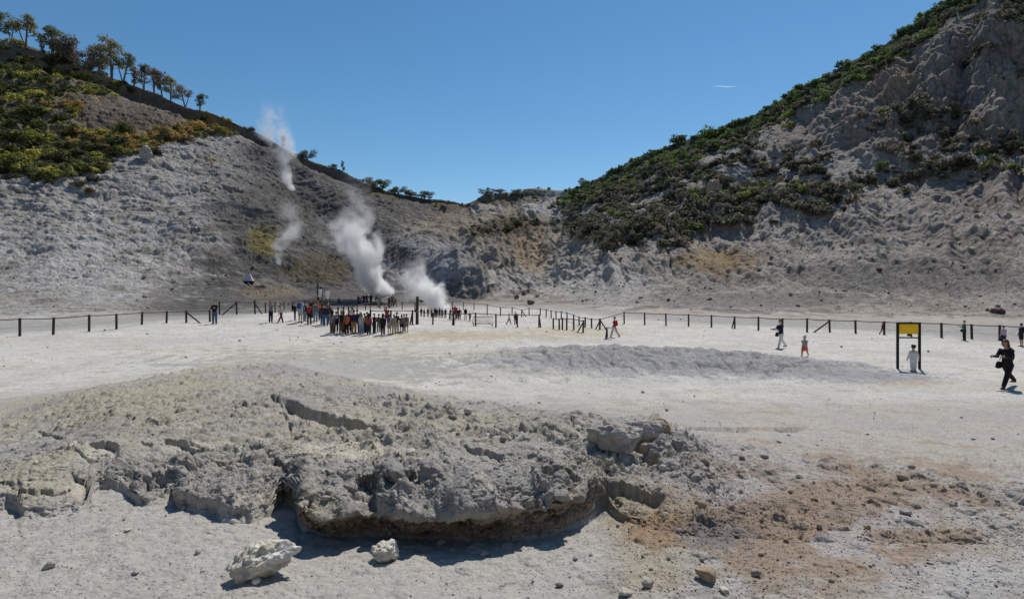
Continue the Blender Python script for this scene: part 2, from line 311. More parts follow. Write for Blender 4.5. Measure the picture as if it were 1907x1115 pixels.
# crust
rgh = np.zeros_like(px); rgh[:iFoot+1] = rough[:iFoot+1]
mixc(C, (.375, .355, .32), onT*.9); mixc(C, (.225, .21, .19), onT*sst(-.05, .45, n2+.3*n3)*.75); mixc(C, (.40, .365, .265), onT*sst(.05, .55, n1*.8+.5*n2)*.7)
mixc(C, (.27, .265, .27), onT*sst(.0, .45, -n1+.45*n3)*.6); mixc(C, (.38, .355, .32), rgh*.7); mixc(C, (.215, .20, .185), rgh*sst(-.1, .5, n2+.3*n4)*.6)
mixc(C, (.54, .515, .46), onT*sst(.12, .5, n3*.6+.5*n2+.2*n4)*.65)
mixc(C, (.20, .18, .155), onT*sst(.35, .8, n4+.5*n3)*.55)
mixc(C, (.36, .32, .22), onT*gb(px, py, 250, 760, 200, 40)*.5); mixc(C, (.40, .34, .20), onT*gb(px, py, 575, 955, 30, 30)*.5)
mixc(C, (.45, .405, .27), onT*gb(px, py, 1165, 950, 60, 40)*.6); mixc(C, (.52, .46, .36), onT*gb(px, py, 1130, 868, 50, 14)*.7); mixc(C, (.55, .505, .41), onT*sst(.3,.7,gb(px, py, 640, 838, 75, 13))*.8); mixc(C, (.52, .475, .40), onT*sst(.35,.7,gb(px, py, 345, 832, 32, 9)+gb(px, py, 185, 845, 40, 9)+gb(px, py, 170, 915, 60, 14)+gb(px, py, 480, 930, 60, 10)+.2*n3)*.6)
# right flank: rusty gravel with pale patches
rt = sst(1060, 1280, px+.25*(py-900)+60*n2)*onT
band = np.exp(-((py-(812+.26*(px-1250)+ .0*px)-95)/70)**2)*sst(1180, 1300, px)
mixc(C, (.42, .395, .365), rt*.6)
mixc(C, (.32, .243, .182), rt*sst(-.1, .5, n1*.5+.45*n2+.3*n3+1.3*gb(px, py, 1480, 960, 260, 95)-.55)*.9); mixc(C, (.315, .235, .17), rt*sst(.0, .5, .5*n2+.5*n3+gb(px, py, 1450, 1000, 260, 90)-.55)*.75)
mixc(C, (.385, .34, .245), sst(.25, .75, gb(px, py, 1190, 1010, 95, 85)+.25*n2+.15*n3)*(1-far)*np.maximum(onT, rmix)*.75)
mixc(C, (.30, .26, .23), rt*sst(.1, .6, n3+.5*n4+.3*n2)*.45)
mixc(C, (.47, .46, .455), rt*sst(.3, .7, gb(px, py, 1560, 1010, 45, 22)+gb(px, py, 1690, 965, 60, 18)+.9*gb(px, py, 1800, 1080, 120, 40)+.8*gb(px, py, 1370, 915, 70, 22)+.3*n3+.25*n2)*.6)
mixc(C, (.30, .19, .11), onT*sst(.35, .7, gb(px, py, 1230, 985, 60, 30)+.3*n3)*.7)
mixc(C, (.20, .185, .18), onT*sst(.35, .75, gb(px, py, 1330, 995, 60, 28)+.4*n4)*.8)
# undercut face: layered brown tuff
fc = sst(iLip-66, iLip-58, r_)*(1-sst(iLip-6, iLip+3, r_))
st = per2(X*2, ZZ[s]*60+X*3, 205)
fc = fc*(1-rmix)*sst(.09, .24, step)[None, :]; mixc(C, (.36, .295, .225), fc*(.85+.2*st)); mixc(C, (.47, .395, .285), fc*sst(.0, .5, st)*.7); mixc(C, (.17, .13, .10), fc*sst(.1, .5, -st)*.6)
# plain: the low grey rise, yellow crust, rusty streaks, dark strip behind the fence
rise = np.clip(1.35*gb(X, Y, 4.6, 25, 4.8, 2.7)+1.0*gb(X, Y, 9.8, 22.5, 3.8, 1.6)+.6*gb(X, Y, 14.3, 20.2, 2, .7), 0, 1)*sst(14, 17, Y)
mixc(C, (.325, .322, .328), sst(.3, .62, rise+.22*n2+.12*n3)*.85); mixc(C, (.185, .18, .178), sst(.3, .7, rise*.8+.45*n3+.35*n4-.25)*.6)
mixc(C, (.33, .325, .33), far*sst(.4, .8, gb(px, py, 1620, 702, 120, 12)+.3*n3)*.8); mixc(C, (.30, .285, .265), far*sst(.45, .75, n4+.35*n3+.2*n1)*.5); mixc(C, (.42, .32, .235), far*sst(.4, .9, gb(px, py, 1700, 714, 60, 6)+.35*n3+.25*n4)*.55)
mixc(C, (.40, .34, .20), far*sst(.35, .8, gb(px, py, 850, 625, 130, 9)+.35*n2+.3*n3)*.6); mixc(C, (.44, .37, .24), far*sst(.3, .8, gb(px, py, 1060, 618, 90, 10)+.3*n2+.3*n3)*.5)
mixc(C, (.50, .46, .36), far*sst(.3, .8, gb(px, py, 640, 655, 300, 14)+.4*n2)*.5)
mixc(C, (.33, .32, .29), far*sst(.3, .7, gb(px, py, 600, 685, 230, 28)+.45*n2+.2*n3)*.75)
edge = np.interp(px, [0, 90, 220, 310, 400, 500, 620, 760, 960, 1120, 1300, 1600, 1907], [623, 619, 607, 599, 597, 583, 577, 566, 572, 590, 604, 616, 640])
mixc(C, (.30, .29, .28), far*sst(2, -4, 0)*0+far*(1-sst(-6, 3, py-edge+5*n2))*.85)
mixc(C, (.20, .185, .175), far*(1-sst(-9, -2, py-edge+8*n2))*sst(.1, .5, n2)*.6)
# ---- hills
s = slice(iFoot-40, NR)
X, Y, Z = XX[s].astype(np.float32), YY[s].astype(np.float32), ZZ[s].astype(np.float32); px, py = PXm[s], HZ+(CH-Z)/Y*F; r_ = np.broadcast_to(rows[s], X.shape)*1.
m1 = fbm3(X/14, Y/14, Z/10, 4, 211); m2 = fbm3(X/4, Y/4, Z/2.2, 4, 212); m3 = fbm3(X/1.2, Y/1.2, Z/.6, 3, 213, .6)
C = Cg[s]; hw = sst(iFoot-40, iFoot-5, r_)
Ch = np.empty_like(C); Ch[:] = (.38, .355, .325)
lf = 1-sst(820, 960, px); rg = sst(980, 1100, px); mid = (1-lf)*(1-rg)
ysk = np.interp(px, P, ysky)
# left: pale layered ash, darker toward the fumaroles
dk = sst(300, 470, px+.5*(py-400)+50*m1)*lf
mixc(Ch, (.285, .272, .255), lf*sst(-.3, .4, m2)*.8); mixc(Ch, (.42, .41, .395), lf*sst(.1, .55, m2*.7+m3*.6)*(1-.65*dk))
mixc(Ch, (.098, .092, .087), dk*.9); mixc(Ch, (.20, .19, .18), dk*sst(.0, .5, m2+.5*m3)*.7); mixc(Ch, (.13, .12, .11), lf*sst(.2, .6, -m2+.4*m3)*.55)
mixc(Ch, (.45, .44, .425), lf*sst(.35, .75, gb(px, py, 150, 480, 190, 75)+.5*m2+.3*m3-.15)*.7)
mixc(Ch, (.36, .35, .34), lf*sst(.3, .8, gb(px, py, 800, 480, 110, 45)+.3*m2)*.75); mixc(Ch, (.46, .46, .47), lf*sst(.4, .8, gb(px, py, 830, 500, 60, 22)+.5*m3)*.7)
mixc(Ch, (.20, .165, .06), sst(.35, .75, gb(px, py, 492, 452, 28, 28)+.25*m2)*.8); mixc(Ch, (.13, .10, .05), sst(.4, .8, gb(px, py, 600, 500, 75, 26)+.3*m2)*.6)
mixc(Ch, (.24, .19, .12), sst(.4, .8, gb(px, py, 500, 545, 50, 14)+.4*m2)*.6); mixc(Ch, (.25, .18, .08), sst(.5, .9, gb(px, py, 390, 297, 25, 9)+.3*m3)*.6)
mixc(Ch, (.48, .46, .40), sst(.5, .8, gb(px, py, 275, 480, 9, 18)+.4*m3)*.8)
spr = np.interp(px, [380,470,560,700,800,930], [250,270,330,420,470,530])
mixc(Ch, (.115, .108, .105), sst(.3, .7, np.exp(-((py-spr-32)/22)**2)*sst(520, 570, px)*(1-sst(760, 850, px))+.25*m2)*.8); mixc(Ch, (.11, .10, .10), sst(.35, .75, gb(px, py, 500, 285, 38, 16)+.3*m2)*.8)  # spur band: dark rock with the shade of its face painted in; then dark outcrop
# saddle: ochre gully and pale outcrops
mixc(Ch, (.275, .24, .195), mid*.85); mixc(Ch, (.29, .235, .17), mid*sst(.15, .6, gb(px, py, 1000, 430, 60, 60)+.5*m2-.1)*.8); mixc(Ch, (.40, .365, .31), mid*sst(.2, .6, m2+.4*m3)*.6)
mixc(Ch, (.47, .455, .44), sst(.3, .75, gb(px, py, 1022, 376, 42, 24)+.3*m2)*.9); mixc(Ch, (.45, .43, .40), sst(.35, .8, gb(px, py, 1010, 520, 95, 32)+.3*m2)*.75); mixc(Ch, (.42, .39, .34), sst(.4, .8, gb(px, py, 905, 385, 25, 18)+.3*m2)*.8); mixc(Ch, (.10, .088, .07), mid*sst(.1, .5, -m2+.3*m3)*.6)
mixc(Ch, (.40, .30, .19), sst(.3, .75, np.exp(-((px-985-.12*(py-440))/32)**2)*sst(385, 410, py)*(1-sst(490, 530, py))+.35*m2)*.7); mixc(Ch, (.34, .27, .19), sst(.4, .8, gb(px, py, 860, 420, 90, 30)+.4*m2)*.5)
# right: pale talus below, grey brown cliff above
tal = rg*sst(285, 330, py+18*m2+.05*(px-1500))
mixc(Ch, (.375, .338, .298), tal*.9); mixc(Ch, (.245, .212, .18), tal*sst(.0, .45, m1+.6*m2)*.8); mixc(Ch, (.45, .415, .375), tal*sst(.15, .55, m2*.5+m3*.8)*.7); mixc(Ch, (.13, .115, .10), tal*sst(.25, .6, -m2+.5*m3)*.65)
mixc(Ch, (.30, .20, .085), tal*sst(.35, .8, gb(px, py, 1330, 485, 70, 22)+.4*m2)*.7); mixc(Ch, (.44, .42, .40), tal*sst(.35, .8, gb(px, py, 1130, 530, 90, 35)+.2*m2)*.7)
mixc(Ch, (.17, .158, .15), rg*sst(.35, .8, gb(px, py, 1720, 515, 240, 28)+.35*m2)*.75); mixc(Ch, (.185, .172, .165), rg*sst(.35, .8, gb(px, py, 1420, 558, 210, 13)+.3*m2)*.65)
clf = rg*(1-sst(270, 305, py+14*m2))*sst(1400, 1500, px+.6*(py-200))
mixc(Ch, (.265, .222, .185), clf*.9); mixc(Ch, (.36, .305, .25), clf*sst(.1, .6, m2*.6+m3*.6)*.7); mixc(Ch, (.11, .095, .085), clf*sst(.2, .6, -m1*.6+m2*.5)*.55)
mixc(Ch, (.33, .23, .15), clf*sst(.35, .8, gb(px, py, 1650, 140, 50, 40)+.4*m2)*.6); mixc(Ch, (.38, .34, .27), clf*sst(.35, .8, gb(px, py, 1880, 190, 35, 70)+.3*m2)*.7)
# soil under the scrub, and shade painted as scrub at far right
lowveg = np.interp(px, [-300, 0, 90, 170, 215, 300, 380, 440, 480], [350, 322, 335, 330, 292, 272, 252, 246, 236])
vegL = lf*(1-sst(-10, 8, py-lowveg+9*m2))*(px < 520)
vegR_shade = rg*((1-sst(28, 52, py-ysk+14*m2))*sst(1060, 1110, px)+np.clip(1.7*gb(px, py, 1290, 350, 180, 42)-.2, 0, 1)*sst(1040, 1100, px)+np.clip(1.7*gb(px, py, 1170, 390, 100, 45)-.3, 0, 1)+.9*gb(px, py, 1480, 320, 60, 22)+.9*gb(px, py, 1780, 308, 50, 13)+.7*gb(px, py, 1610, 335, 40, 14)+1.2*gb(px, py, 1890, 70, 45, 40)+1.3*gb(px, py, 1870, 275, 75, 18)+.8*gb(px, py, 1740, 225, 55, 22))  # blobs at the far right edge paint shaded ground as dark scrub
vegM = sst(.35, .7, 1.2*gb(px, py, 940, 364, 62, 13)+1.1*gb(px, py, 955, 420, 42, 14)+.9*gb(px, py, 1075, 420, 30, 22)+.8*gb(px, py, 900, 432, 25, 8)+.45*gb(px, py, 980, 550, 24, 7)+gb(px, py, 720, 342, 30, 12)+gb(px, py, 768, 362, 52, 9)+.9*gb(px, py, 690, 350, 28, 9)+.9*gb(px, py, 835, 382, 30, 9))
vegR_shade = np.clip(vegR_shade, 0, 1)*np.where(py-ysk < 45, 1, sst(-.3, .35, m1*.6+m2*.7))
bare = sst(.3, .6, gb(px, py, 240, 210, 110, 32)-.25*np.abs(m2)+.0*py)*(np.abs(py-(150+.33*px)+0) < 75)
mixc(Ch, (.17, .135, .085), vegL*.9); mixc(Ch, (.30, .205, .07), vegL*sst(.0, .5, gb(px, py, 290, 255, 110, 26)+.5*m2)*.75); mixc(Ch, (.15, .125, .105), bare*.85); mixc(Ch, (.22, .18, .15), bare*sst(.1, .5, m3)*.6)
mixc(Ch, (.30, .22, .12), vegL*sst(.4, .8, np.exp(-((py-ysk-10)/8)**2)*sst(120, 150, px)*(1-sst(225, 245, px))+.2*m2)*.85)
mixc(Ch, (.105, .092, .072), vegR_shade*.92); mixc(Ch, (.11, .095, .06), vegM*.8)
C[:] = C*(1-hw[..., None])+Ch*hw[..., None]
HPX, HPY, HVL, HVR_shade, HVM, HBARE = px, py, vegL, vegR_shade, vegM, bare; h0 = iFoot-40
Cg *= np.clip(1+.06*R.standard_normal(YY.shape).astype(np.float32), .75, 1.25)[..., None]
np.clip(Cg, .02, .72, out=Cg)

# ------------------------------------------------------------------ meshes
def mat(name): 
    m = bpy.data.materials.new(name); m.use_nodes = True; nt = m.node_tree; b = nt.nodes['Principled BSDF']; return m, nt, b
def new_mesh(name, V, Fq, smooth=True, cols=None, attr='tint'):
    me = bpy.data.meshes.new(name); V = np.asarray(V, np.float32); Fq = np.asarray(Fq, np.int32); k = Fq.shape[1]
    me.vertices.add(len(V)); me.vertices.foreach_set('co', V.ravel())
    me.loops.add(Fq.size); me.loops.foreach_set('vertex_index', Fq.ravel())
    me.polygons.add(len(Fq)); me.polygons.foreach_set('loop_start', np.arange(0, Fq.size, k, dtype=np.int32)); me.polygons.foreach_set('loop_total', np.full(len(Fq), k, np.int32))
    me.update(calc_edges=True)
    me.polygons.foreach_set('use_smooth', np.full(len(Fq), smooth, bool))
    if cols is not None:
        a = me.attributes.new(attr, 'FLOAT_COLOR', 'POINT'); c = np.ones((len(V), 4), np.float32); c[:, :3] = cols; a.data.foreach_set('color', c.ravel())
    return me
def link(name, me, m=None, parent=None, **kw):
    o = bpy.data.objects.new(name, me); COL.objects.link(o)
    if m is not None and me is not None and len(me.materials) == 0: me.materials.append(m)
    if parent is not None: o.parent = parent
    for k, v in kw.items(): o[k] = v
    return o
def terrain_mat(name, bumps, rough=.95):
    m, nt, b = mat(name); L = nt.links; N = nt.nodes
    at = N.new('ShaderNodeAttribute'); at.attribute_name = 'tint'; tc = N.new('ShaderNodeTexCoord')
    n = N.new('ShaderNodeTexNoise'); n.inputs['Scale'].default_value = bumps[0]; n.inputs['Detail'].default_value = 6; n.inputs['Roughness'].default_value = .68; L.new(tc.outputs['Object'], n.inputs['Vector'])
    mr = N.new('ShaderNodeMapRange'); mr.inputs[1].default_value = .28; mr.inputs[2].default_value = .72; mr.inputs[3].default_value = bumps[3]; mr.inputs[4].default_value = 2-bumps[3]; L.new(n.outputs['Fac'], mr.inputs[0])
    mx = N.new('ShaderNodeMix'); mx.data_type = 'RGBA'; mx.blend_type = 'MULTIPLY'; mx.inputs[0].default_value = 1; L.new(at.outputs['Color'], mx.inputs[6]); L.new(mr.outputs[0], mx.inputs[7])
    L.new(mx.outputs[2], b.inputs['Base Color']); b.inputs['Roughness'].default_value = rough; b.inputs['Specular IOR Level'].default_value = .15
    v = N.new('ShaderNodeTexNoise'); v.inputs['Scale'].default_value = bumps[1]; v.inputs['Detail'].default_value = 5; v.inputs['Roughness'].default_value = .7; L.new(tc.outputs['Object'], v.inputs['Vector'])
    bp = N.new('ShaderNodeBump'); bp.inputs['Strength'].default_value = bumps[4]; bp.inputs['Distance'].default_value = bumps[2]; L.new(v.outputs['Fac'], bp.inputs['Height']); L.new(bp.outputs['Normal'], b.inputs['Normal'])
    return m
ground_m = terrain_mat('ash_ground', (14., 30., .03, .78, .9)); hill_m = terrain_mat('crater_rock', (1.1, 2.4, .5, .62, .9))
# close the sheet behind the viewer
a0 = math.atan(UM); tb = (np.arange(1, NB+1)/(NB+1)); ab = a0+(2*math.pi-2*a0)*tb; w_ = tb*tb*(3-2*tb)
ks = math.sqrt(1+UM*UM); Rb = (YY[:, -1:]*(1-w_)+YY[:, :1]*w_)*ks; Ze = [np.where(rows < iFoot, gsm(ZZ[:, k:k+12].mean(1, keepdims=True), 30, 0), ZZ[:, k:k+1]) if k == 0 else np.where(rows < iFoot, gsm(ZZ[:, -12:].mean(1, keepdims=True), 30, 0), ZZ[:, -1:]) for k in (0, 1)]; bl_ = sst(0, .03, tb)*(1-sst(.97, 1, tb))
Zb = (ZZ[:, -1:]*(1-bl_)+Ze[1]*bl_)*(1-w_)+(ZZ[:, :1]*(1-bl_)+Ze[0]*bl_)*w_+.02*fbm2(np.sin(ab)[None]*Rb*1.3, np.cos(ab)[None]*Rb*1.3, 4, 78)*(rows < iFoot)+fbm2(np.sin(ab)[None]*Rb*.1, np.cos(ab)[None]*Rb*.1, 3, 77)*.02*Rb*4*tb*(1-tb)*sst(20, 60, Rb)
PA = np.empty((NR, NC+NB, 3), np.float32); CA = np.empty_like(PA)
PA[:, :NC, 0], PA[:, :NC, 1], PA[:, :NC, 2] = XX, YY, ZZ
PA[:, NC:, 0], PA[:, NC:, 1], PA[:, NC:, 2] = Rb*np.sin(ab), Rb*np.cos(ab), Zb
CA[:, :NC] = Cg; CA[:, NC:] = Cg[:, -1:]*(1-w_)[None, :, None]+Cg[:, :1]*w_[None, :, None]
NT = NC+NB
def sheet(name, r0, r1, m, cap, **kw):
    n = r1-r0+1; i = np.arange(NT); j = (i+1) % NT
    q = [np.stack([k*NT+i, k*NT+j, (k+1)*NT+j, (k+1)*NT+i], 1) for k in range(n-1)]
    V = PA[r0:r1+1].reshape(-1, 3); c = CA[r0:r1+1].reshape(-1, 3)
    if cap:
        V = np.concatenate([V, [[0, 0, V[:NT, 2].mean()]]]); c = np.concatenate([c, c[:1]])
        q.append(np.stack([np.full(NT//2, len(V)-1), 2*np.arange(NT//2), (2*np.arange(NT//2)+1) % NT, (2*np.arange(NT//2)+2) % NT], 1))
    q = np.concatenate(q)[:, ::-1]
    me = new_mesh(name, V, q, True, c); return link(name, me, m, **kw)
ground = sheet('ground', 0, iFoot, ground_m, True, kind='structure')
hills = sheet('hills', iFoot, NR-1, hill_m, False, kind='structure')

# ------------------------------------------------------------------ asking the sheet where things stand
PYf = HZ+(CH-ZZ)/YY*F
def ccol(px): return min(max(int(round((px-CX)/F*(NC-1)/(2*UM)+(NC-1)/2)), 0), NC-1)
def hit(px, py, r0=30):
    """point of the sheet seen at that column and row of the photograph"""
    c = ccol(px); col = PYf[r0:iSky+1, c]
    k = np.nonzero(col <= py)[0]
    k = (k[0] if len(k) else len(col)-1)+r0
    a, b = PYf[k-1, c], PYf[k, c]; t = 0 if a == b else min(max((a-py)/(a-b), 0), 1)
    y = YY[k-1, c]*(1-t)+YY[k, c]*t; z = ZZ[k-1, c]*(1-t)+ZZ[k, c]*t
    return Vector(((px-CX)/F*y, float(y), float(z)))
def gz(x, y):
    c = ccol(CX+F*x/y); k = int(np.searchsorted(YY[iLip:iSky, c], y))+iLip
    k = min(max(k, 1), NR-1); a, b = YY[k-1, c], YY[k, c]; t = 0 if b == a else min(max((y-a)/(b-a), 0), 1)
    return float(ZZ[k-1, c]*(1-t)+ZZ[k, c]*t)

# ------------------------------------------------------------------ camera, sky, sun
cam = bpy.data.cameras.new('camera'); co = bpy.data.objects.new('camera', cam); COL.objects.link(co)
co.location = (0, 0, CH); co.rotation_euler = (math.pi/2, 0, 0); cam.sensor_width = 36; cam.lens = 36*F/1907; cam.shift_y = (HZ-557.5)/1907; cam.clip_end = 20000; cam.clip_start = .05
SC.camera = co
EL, AZ = math.radians(58), math.radians(28)
wd = bpy.data.worlds.new('World'); SC.world = wd; wd.use_nodes = True; nt = wd.node_tree
skt = nt.nodes.new('ShaderNodeTexSky'); skt.sky_type = 'NISHITA'; skt.sun_disc = False; skt.sun_elevation = EL; skt.sun_rotation = AZ; skt.altitude = 100; skt.air_density = 1.0; skt.dust_density = .1; skt.ozone_density = 4
hs = nt.nodes.new('ShaderNodeHueSaturation'); hs.inputs['Hue'].default_value = .492; hs.inputs['Saturation'].default_value = 1.18; nt.links.new(skt.outputs[0], hs.inputs['Color']); nt.links.new(hs.outputs[0], nt.nodes['Background'].inputs[0]); nt.nodes['Background'].inputs[1].default_value = .10
sl = bpy.data.lights.new('sun', 'SUN'); so = bpy.data.objects.new('sun', sl); COL.objects.link(so); sl.energy = 4.0; sl.angle = math.radians(.53); sl.color = (1, .94, .85)
SUN = Vector((math.sin(AZ)*math.cos(EL), math.cos(AZ)*math.cos(EL), math.sin(EL))); so.rotation_euler = SUN.to_track_quat('Z', 'Y').to_euler(); so.location = (0, 0, 200)
SC.view_settings.view_transform = 'Standard'; SC.view_settings.look = 'None'; SC.view_settings.exposure = 0; SC.view_settings.gamma = 1; SC.view_settings.use_curve_mapping = False
cy = SC.cycles; cy.max_bounces = 10; cy.diffuse_bounces = 3; cy.glossy_bounces = 2; cy.transparent_max_bounces = 24; cy.volume_bounces = 8; cy.use_denoising = True; cy.denoiser = 'OPENIMAGEDENOISE'; cy.denoising_input_passes = 'RGB_ALBEDO_NORMAL'; cy.denoising_prefilter = 'ACCURATE'; cy.volume_step_rate = .5
# ------------------------------------------------------------------ stones
def ico(sub):
    import bmesh
    bm = bmesh.new(); bmesh.ops.create_icosphere(bm, subdivisions=sub, radius=1); bm.verts.ensure_lookup_table()
    V = np.array([v.co[:] for v in bm.verts], np.float32); Fc = np.array([[v.index for v in f.verts] for f in bm.faces], np.int32); bm.free(); return V, Fc
ICO = {k: ico(k) for k in (1, 2, 3, 5)}
def stone(seed, sub, sc=(1, .8, .6), rough=.25, knob=0., cut=5, lo=.72):
    V, Fc = ICO[sub]; r = np.random.default_rng(seed); o = r.uniform(0, 50, 3)
    d = 1+rough*1.3*per3(V[:, 0]*1.1+o[0], V[:, 1]*1.1+o[1], V[:, 2]*1.1+o[2], seed)+rough*.7*per3(V[:, 0]*2.6+o[0], V[:, 1]*2.6+o[1], V[:, 2]*2.6, seed+1)
    if sub > 2: d = d+rough*.35*fbm3(V[:, 0]*6+o[0], V[:, 1]*6, V[:, 2]*6, 3, seed+2)
    W = V*d[:, None]
    if sub > 1:
        for k in range(cut):                                        # a few broken faces
            n = r.normal(size=3); n /= np.linalg.norm(n); h = W@n; lim = r.uniform(lo, .95); W -= np.clip(h-lim, 0, 9)[:, None]*n*.85
    if knob:
        f1, f2, _ = worley2(V[:, 0]*3.2+V[:, 2]*1.7+o[0], V[:, 1]*3.2-V[:, 2]*1.9+o[1], seed+3)
        W *= (1+knob*np.sqrt(np.clip(.5-f1*f1, 0, 1))-knob*.4)[:, None]
        W *= (1+.05*fbm3(V[:, 0]*12, V[:, 1]*12, V[:, 2]*12, 2, seed+4))[:, None]
    return W*np.array(sc, np.float32), Fc
def stone_mat(name, base, dark, warm, scale):
    m, nt, b = mat(name); L = nt.links; N = nt.nodes; tc = N.new('ShaderNodeTexCoord')
    n = N.new('ShaderNodeTexNoise'); n.inputs['Scale'].default_value = scale; n.inputs['Detail'].default_value = 8; n.inputs['Roughness'].default_value = .7; L.new(tc.outputs['Object'], n.inputs['Vector'])
    cr = N.new('ShaderNodeValToRGB'); e = cr.color_ramp.elements; e[0].position = .30; e[0].color = (*dark, 1); e[1].position = .62; e[1].color = (*base, 1); k = cr.color_ramp.elements.new(.46); k.color = (*warm, 1); L.new(n.outputs['Fac'], cr.inputs[0])
    L.new(cr.outputs[0], b.inputs['Base Color']); b.inputs['Roughness'].default_value = .93; b.inputs['Specular IOR Level'].default_value = .2
    v = N.new('ShaderNodeTexNoise'); v.inputs['Scale'].default_value = scale*5; v.inputs['Detail'].default_value = 5; L.new(tc.outputs['Object'], v.inputs['Vector'])
    bp = N.new('ShaderNodeBump'); bp.inputs['Strength'].default_value = .7; bp.inputs['Distance'].default_value = .02; L.new(v.outputs['Fac'], bp.inputs['Height']); L.new(bp.outputs['Normal'], b.inputs['Normal'])
    return m
M_white = stone_mat('sulphur_crusted_rock', (.66, .65, .62), (.25, .24, .225), (.54, .50, .40), 7)
M_grey = stone_mat('grey_rock', (.46, .44, .41), (.20, .19, .18), (.34, .315, .28), 9)
M_tan = stone_mat('tan_rock', (.44, .37, .28), (.20, .16, .12), (.33, .25, .17), 8)
M_dark = stone_mat('dark_rock', (.24, .22, .20), (.09, .085, .08), (.17, .145, .12), 1.2)
M_rust = stone_mat('rust_rock', (.17, .115, .10), (.06, .045, .04), (.12, .08, .068), 1.2)
def rock(px, py, wpx, sc, m, label, group, name='rock', sub=3, seed=1, knob=0., rot=0., sink=.25, tilt=0.):
    p = hit(px, py, 2); w = wpx/F*p.y/2
    V, Fc = stone(seed, sub, sc, .34 if name == 'boulder' else .26, knob, 11 if not knob else 5, .5 if not knob else .72); V = V*w
    me = new_mesh(name, V, Fc, True); o = link(name, me, m, label=label, category=name)
    if group: o['group'] = group
    o.rotation_euler = (tilt, 0, rot); o.location = (p.x, p.y+w*.3, p.z+w*sc[2]*(1-sink)); return o
GR = 'loose rocks on the near ground'
rock(482, 1076, 112, (1, .60, .55), M_white, 'largest knobbly white rock with yellow sulphur stains, lying below the dark overhang', GR, sub=5, seed=12, knob=.30, rot=.62, sink=.12)
rock(717, 1046, 50, (1, .75, .72), M_white, 'fist sized pale knobbly rock at the edge of the overhang shadow', GR, sub=5, seed=23, knob=.28, rot=.7, sink=.1)
rock(474, 1087, 17, (1, .9, .8), M_white, 'small round white stone touching the foot of the big yellow stained rock', GR, seed=3)
for a in ((237, 990, 13, 'M_white', 'small pale stone alone on the sand below the left crust lobe'), (367, 1032, 16, 'M_grey', 'grey pebble on the sand up and left of the big white rock'),
          (90, 1058, 25, 'M_grey', 'flat grey stone on the sand near the lower left corner'), (250, 1068, 15, 'M_grey', 'dark rounded pebble on the sand left of the big white rock'),
          (764, 847, 19, 'M_white', 'round white stone resting on top of the eroded block'), (1133, 874, 11, 'M_white', 'small bright white stone on the pale shelf right of the block'),
          (902, 1036, 20, 'M_grey', 'grey stone at the front edge of the shadow under the block'), (1318, 1083, 50, 'M_tan', 'large angular brown rock on the gravel at the bottom of the rusty slope'),
          (1349, 1104, 24, 'M_white', 'white stone leaning against the angular brown rock'), (1207, 1093, 30, 'M_grey', 'grey angular rock on gravel left of the angular brown rock'),
          (1163, 1110, 30, 'M_white', 'pale rock cut by the bottom edge of the photo'), (1072, 1042, 15, 'M_grey', 'small grey stone on sand just right of the overhang'),
          (1042, 1094, 17, 'M_dark', 'dark stone on sand near the bottom edge, below the block right end'), (1408, 1072, 24, 'M_grey', 'grey stone on the rusty gravel right of the angular brown rock'),
          (1490, 889, 13, 'M_white', 'pale stone alone on the upper rusty gravel patch'), (1690, 958, 20, 'M_grey', 'grey stone at the edge of the white salt patch on the rusty slope'),
          (1452, 825, 10, 'M_dark', 'dark pebble on the white plain beyond the rusty slope'), (1616, 985, 18, 'M_tan', 'brown stone amid the rusty gravel, beside a pale patch')):
    rock(a[0], a[1], a[2], (1, rnd.uniform(.7, .95), rnd.uniform(.5, .75)), globals()[a[3]], a[4], GR, seed=int(a[0]), rot=rnd.uniform(0, 6), sink=.3)
rock(1195, 822, 92, (1, .5, .52), M_grey, 'broad dark clod crowning the right end of the mound', 'clods on the mound', 'clod', sub=5, seed=52, knob=.3, rot=.15, sink=.45)
rock(1222, 812, 66, (1, .6, .55), M_tan, 'dark crumbly clod at the far right tip of the mound', 'clods on the mound', 'clod', sub=5, seed=57, knob=.3, rot=-.3, sink=.4)
rock(1150, 838, 105, (1, .45, .5), M_grey, 'long grey clod standing behind the pale shelf', 'clods on the mound', 'clod', sub=5, seed=55, knob=.22, rot=-.32, sink=.3)
GB = 'boulders at the foot of the crater wall'
for i, (x, y, w, m, lb) in enumerate(((989, 567, 15, M_dark, 'dark rounded boulder with a pale top behind the middle fence'), (962, 556, 13, M_dark, 'dark boulder in the rubble above the middle fence'), (976, 549, 14, M_dark, 'uppermost dark boulder of the rubble above the middle fence'),
        (1000, 553, 11, M_grey, 'grey boulder right of the dark rubble'), (1861, 583, 26, M_rust, 'low reddish brown boulder on the slope above the right hand fence'), (268, 296, 24, M_grey, 'pale standing boulder at the lower edge of the golden scrub'),
        (1330, 372, 36, M_tan, 'pale pointed outcrop among the dark scrub of the right slope'), (1640, 505, 12, M_rust, 'orange boulder on the middle of the right talus'))):
    rock(x, y, w, (1, .8, .5 if i == 4 else 1.15 if w > 23 else .8), m, lb, GB, 'boulder', sub=5, seed=70+i, rot=i*1.3, sink=.3)
